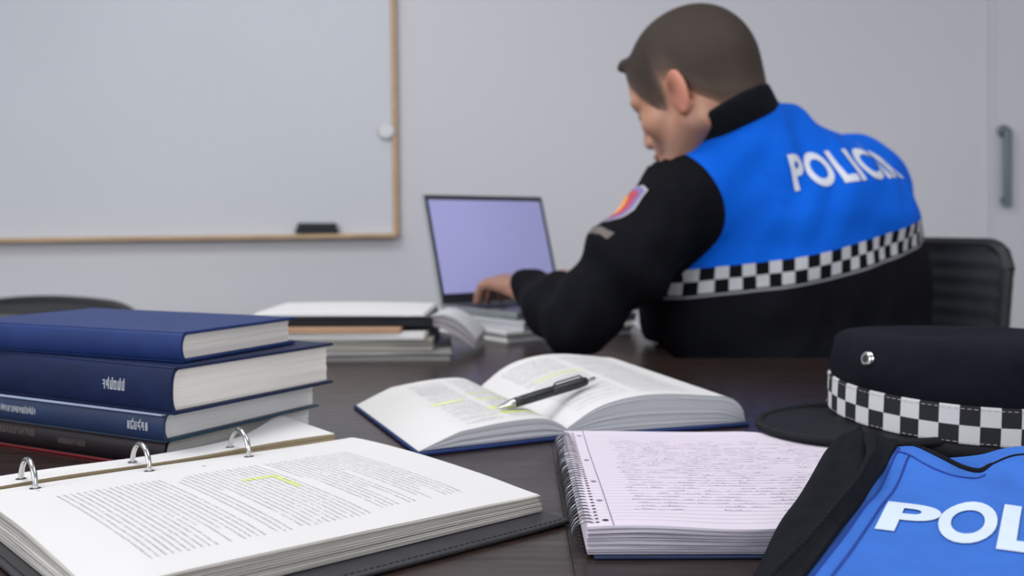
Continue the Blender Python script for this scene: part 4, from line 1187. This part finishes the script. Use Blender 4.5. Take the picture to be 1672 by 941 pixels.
h = np.clip(.5 + .5*(Ft.f - Fs.f)/kk, 0, 1); Fj.f = (Ft.f*(1 - h) + Fs.f*h - kk*h*(1 - h)).astype(np.float32)
PS = V((.347, 1.740, 1.131)); PN = V((-.47, .125, .87)).normalized()
X, Y, Z = np.meshgrid(*Fj.x, indexing='ij', sparse=True)
cutp = (X - PS.x)*PN.x + (Y - PS.y)*PN.y + (Z - PS.z)*PN.z + .012
nearn = np.sqrt((X - .40)**2 + (Y - 1.83)**2) - .17
hh_ = np.minimum(cutp, -nearn)
Fj.f = np.maximum(Fj.f, hh_.astype(np.float32))
# keep the cloth clear of the table top and its far edge
X, Y, Z = np.meshgrid(*Fj.x, indexing='ij', sparse=True)
tabd = np.minimum(np.minimum(np.sqrt(np.maximum(Y - 1.662, 0)**2 + np.maximum(Z - TZ - .002, 0)**2) + 0*X - .004 + 0*Z, 9), np.sqrt(np.maximum(X - .262, 0)**2 + np.maximum(Z - TZ - .002, 0)**2) + 0*Y - .004)
Fj.f = np.maximum(Fj.f, -tabd.astype(np.float32))
P, Q = nets(Fj); P = lap(P, Q, 2, .5)
dsl = trisample(Fs, P) - trisample(Ft, P)
Nn = vnormals(P, Q)
# folds in the cloth
fo = np.zeros(len(P))
el = np.array(E_L); pit_ = np.array((.34, 1.74, .93))
for i, p in enumerate(P):
    q1 = noise.noise(V((p[0]*9, p[1]*9, p[2]*16))) * .0065
    t_ = (p[0]*.75 - p[2]*.3 + p[1]*.2)
    q2 = noise.noise(V((t_*28, (p[2] + p[0]*.4)*6, p[1]*6 + 5))) * .0075
    fo[i] = q1 + q2
sl_ = dsl < 0
along = (P - np.array(S_L)) @ (np.array(E_L - S_L)/(E_L - S_L).length)
fo += np.where(sl_ & (P[:, 0] < .36), .0055*np.sin(along*75 + 6*P[:, 1]*4)*np.exp(-((along - .20)/.09)**2), 0)
P = P + Nn*fo[:, None]
cang = np.arctan2((P[:, 0] - .53)*xa.x + (P[:, 1] - 1.895)*xa.y, -((P[:, 0] - .53)*FWD.x + (P[:, 1] - 1.895)*FWD.y))
bandu = cang*.225/.0205
zb = .894 + .215*((P[:, 0] - .358)*.87 + (P[:, 1] - 1.72)*.49)
bandv = (P[:, 2] - zb)/.0205
def jacket_mat():
    m, nt, b = nmat('jacket_cloth')
    u, v, sl = attr_mix(nt, 'band_u'), attr_mix(nt, 'band_v'), attr_mix(nt, 'seam')
    tc = N(nt, 'ShaderNodeTexCoord'); no = N(nt, 'ShaderNodeTexNoise', Scale=60.); nt.links.new(tc.outputs['Object'], no.inputs['Vector'])
    black = mixc(nt, no.outputs['Fac'], (.0022, .0026, .0045), (.0045, .005, .008))
    blue = mixc(nt, no.outputs['Fac'], (.0015, .100, .60), (.002, .122, .70))
    body_side = mth(nt, 'GREATER_THAN', sl, .010)
    ab = mth(nt, 'GREATER_THAN', v, 0.)
    fb = mth(nt, 'MULTIPLY', body_side, ab)
    ck = mth(nt, 'MODULO', mth(nt, 'ADD', mth(nt, 'FLOOR', mth(nt, 'ADD', u, 100.)), mth(nt, 'FLOOR', mth(nt, 'ADD', v, 100.))), 2.)
    inb = mth(nt, 'MULTIPLY', mth(nt, 'LESS_THAN', v, 0.), mth(nt, 'GREATER_THAN', v, -2.))
    ckf = mth(nt, 'MULTIPLY', mth(nt, 'MULTIPLY', ck, inb), body_side)
    ln = mth(nt, 'MULTIPLY', mth(nt, 'MULTIPLY', mth(nt, 'LESS_THAN', v, -2.12), mth(nt, 'GREATER_THAN', v, -2.32)), body_side)
    c = mixc(nt, fb, black, blue); c = mixc(nt, ckf, c, (.46, .47, .50)); c = mixc(nt, ln, c, (.22, .22, .25))
    nt.links.new(c, b.inputs['Base Color']); b.inputs['Roughness'].default_value = .85; b.inputs['Specular IOR Level'].default_value = .12
    n2 = N(nt, 'ShaderNodeTexNoise', Scale=900.); nt.links.new(tc.outputs['Object'], n2.inputs['Vector'])
    bp_ = N(nt, 'ShaderNodeBump', Strength=.2, Distance=.001); nt.links.new(n2.outputs['Fac'], bp_.inputs['Height']); nt.links.new(bp_.outputs[0], b.inputs['Normal'])
    return m
jk = np_mesh('jacket', P, Q, [jacket_mat()], body, dict(band_u=bandu, band_v=bandv, seam=dsl))
bvh = BVHTree.FromPolygons([V(p) for p in P], Q.tolist())

# collar: a standing band that follows the neck
F = Field(axis((.18, .60, .0042)), axis((1.66, 2.02, .0042)), axis((1.0, 1.26, .0042)))
F.cap(h2w(-.030, 0, -.045), NK + V((.008, -.005, 0)), .074, .082, .03)
F.cap(h2w(-.045, 0, -.035), NK + V((.035, -.02, .01)), .063, .077, .03)
F.cap((.325, 1.778, 1.16), (.338, 1.792, 1.04), .066, .070, .03)
X, Y, Z = np.meshgrid(*F.x, indexing='ij', sparse=True)
pl_ = (X - PS.x)*PN.x + (Y - PS.y)*PN.y + (Z - PS.z)*PN.z
F.f = np.maximum(F.f, (np.abs(pl_ + .004) - .024)).astype(np.float32)
P, Q = nets(F); P = lap(P, Q, 3, .5); np_mesh('collar', P, Q, [M['black_cloth']], jk)

def project(o, d, off_=.0012):
    r = bvh.ray_cast(o, d)
    return (r[0] + r[1]*off_ * (1 if r[1].dot(d) < 0 else -1)) if r[0] is not None else None
# back lettering, laid flat against the cloth from behind
vv, ff = text_mesh('POLICÍA', .036, 1.14); mx = max(v.x for v in vv)
ld0 = V((.806, .592, 0)).normalized(); dproj = V((-.44, .87, -.16)).normalized()
P_a = V((.437, 1.72, 1.0130)); tl_x = V((.275, .16, .035)).normalized(); tl_y = V((-.20, -.02, .98)).normalized()
b = MB(); ok = []
for v in vv:
    tx = v.x/mx; p = P_a + tl_x*((tx*.76 + .24*tx*tx)*.296) + tl_y*(v.y/.70*.056) - dproj*.3
    q_ = project(p, dproj, .0016); ok.append(q_ is not None); b.add(q_ or V((0, 0, 0)))
for f in ff:
    if all(ok[i] for i in f): b.face(f)
b.build('back_lettering', M['letter_soft'], jk, smooth=80)

# shoulder emblem and name tape on the left sleeve
def decal(name, shape, c0, up_v, nrm_, mats, par, off_=.0015):
    """shape = list of (polygon in 2-D metres, material slot)"""
    n_ = V(nrm_).normalized(); u_ = V(up_v); u_ = (u_ - n_*u_.dot(n_)).normalized(); r_ = u_.cross(n_)
    b = MB()
    for li, (poly, m_) in enumerate(shape):
        k = len(poly); cx_, cy_ = sum(p[0] for p in poly)/k, sum(p[1] for p in poly)/k; R_ = 8; rows = []
        for i in range(R_ + 1):
            row = []
            for (x, y) in poly:
                xx, yy = lerp(cx_, x, i/R_), lerp(cy_, y, i/R_)
                o_ = V(c0) + r_*xx + u_*yy + n_*.15; q_ = project(o_, -n_, off_ + li*.0007)
                row.append(b.add(q_ if q_ is not None else V(c0) + r_*xx + u_*yy))
            rows.append(row)
        for i in range(R_):
            for j in range(k): b.face([rows[i][j], rows[i][(j+1) % k], rows[i+1][(j+1) % k], rows[i+1][j]], m_)
    return b.build(name, mats, par, smooth=80)
def shield(w, h_, y0=0.):
    pts = [(-w, h_*.85), (-w*.5, h_), (0, h_*.93), (w*.5, h_), (w, h_*.85), (w, 0), (w*.85, -h_*.45), (w*.5, -h_*.8), (0, -h_), (-w*.5, -h_*.8), (-w*.85, -h_*.45), (-w, 0)]
    out = []
    for i in range(12):
        a_, b_ = pts[i], pts[(i+1) % 12]
        for k in range(3): out.append((lerp(a_[0], b_[0], k/3), lerp(a_[1], b_[1], k/3) + y0))
    return out
armd = (S_L - E_L).normalized(); en = V((-.90, -.16, .46)); en = (en - armd*en.dot(armd)).normalized()
ec = S_L.lerp(E_L, .30)
decal('shoulder_emblem', [(shield(.039, .048), 0), (shield(.0355, .044), 1), (shield(.029, .035), 2), (shield(.016, .022, -.004), 3), ([(-.012, .018), (-.006, .024), (0, .020), (.006, .024), (.012, .018), (.010, .008), (-.010, .008)], 4)],
      ec, armd, en, [M['emblem_grey'], M['emblem_blue'], M['crimson'], M['orange'], M['orange']], jk)
decal('name_tape', [([(-.030, -.008), (0, -.008), (.030, -.008), (.030, .008), (0, .008), (-.030, .008)], 0)], S_L.lerp(E_L, .54), armd, (V((-.75, -.45, .5)) - armd*V((-.75, -.45, .5)).dot(armd)).normalized(), [M['tape']], jk)

# trousers and shoes
F = Field(axis((.05, .80, .010)), axis((1.70, 2.55, .010)), axis((.03, .72, .010)))
F.ell(PEL, (.185, .145, .12), Rt, .05)
for K_, A_, s in ((KN[0], AN[0], 1), (KN[1], AN[1], -1)):
    F.cap(PEL + LEFT*.09*s, K_, .098, .074, .04); F.cap(K_, A_ + V((0, 0, .02)), .072, .058, .03)
P, Q = nets(F); P = lap(P, Q, 2, .5); np_mesh('trousers', P, Q, [M['trousers']], body)
for A_ in AN:
    F = Field(axis((A_.x - .25, A_.x + .15, .006)), axis((A_.y - .12, A_.y + .28, .006)), axis((0, .16, .006)))
    F.cap((A_.x, A_.y, .075), (A_.x, A_.y, .10), .045, .042, .02); F.cap((A_.x, A_.y, .045), tuple(V((A_.x, A_.y, .038)) + FWD*.17), .043, .034, .02)
    F.f = np.maximum(F.f, (.006 - F.x[2])[None, None, :].astype(np.float32))
    P, Q = nets(F); P = lap(P, Q, 1, .4); np_mesh('shoe', P, Q, [M['shoe']], body)

# ------------------------------------------------------------------ light
def area(name, loc_, rot, size, power, color=(1, 1, 1)):
    l = bpy.data.lights.new(name, 'AREA'); l.shape = 'RECTANGLE'; l.size, l.size_y = size; l.energy = power; l.color = color
    o = bpy.data.objects.new(name, l); C.objects.link(o); o.location = loc_; o.rotation_euler = rot; return o
area('ceiling_panel_light', (-1.1, 1.1, 2.58), (0, 0, 0), (1.2, 1.2), 34, (1, .98, .96))
area('ceiling_panel_light', (.9, 1.0, 2.58), (0, 0, 0), (1.2, 1.2), 14, (1, .98, .96))
area('ceiling_panel_light', (-.8, 2.9, 2.58), (0, 0, 0), (1.2, .6), 3, (1, .98, .96))
area('fill_light', (-2.4, -1.4, 1.9), (D(68), 0, D(-52)), (1.8, 1.4), 56, (.93, .96, 1.))  # added frontal fill from the left, lifts the back wall; no window modelled
area('fill_light', (1.9, -1.6, 1.9), (D(66), 0, D(44)), (1.6, 1.4), 30, (1., .98, .95))  # added fill from behind right, brightens the page ends of the stacked books
w = bpy.data.worlds.new('world'); bpy.context.scene.world = w; w.use_nodes = True
w.node_tree.nodes['Background'].inputs[0].default_value = (.82, .87, 1., 1); w.node_tree.nodes['Background'].inputs[1].default_value = .8
sc = bpy.context.scene
sc.view_settings.view_transform = 'Standard'; sc.view_settings.look = 'None'; sc.view_settings.exposure = 0.; sc.view_settings.gamma = 1.
sc.cycles.max_bounces = 6; sc.cycles.use_denoising = True
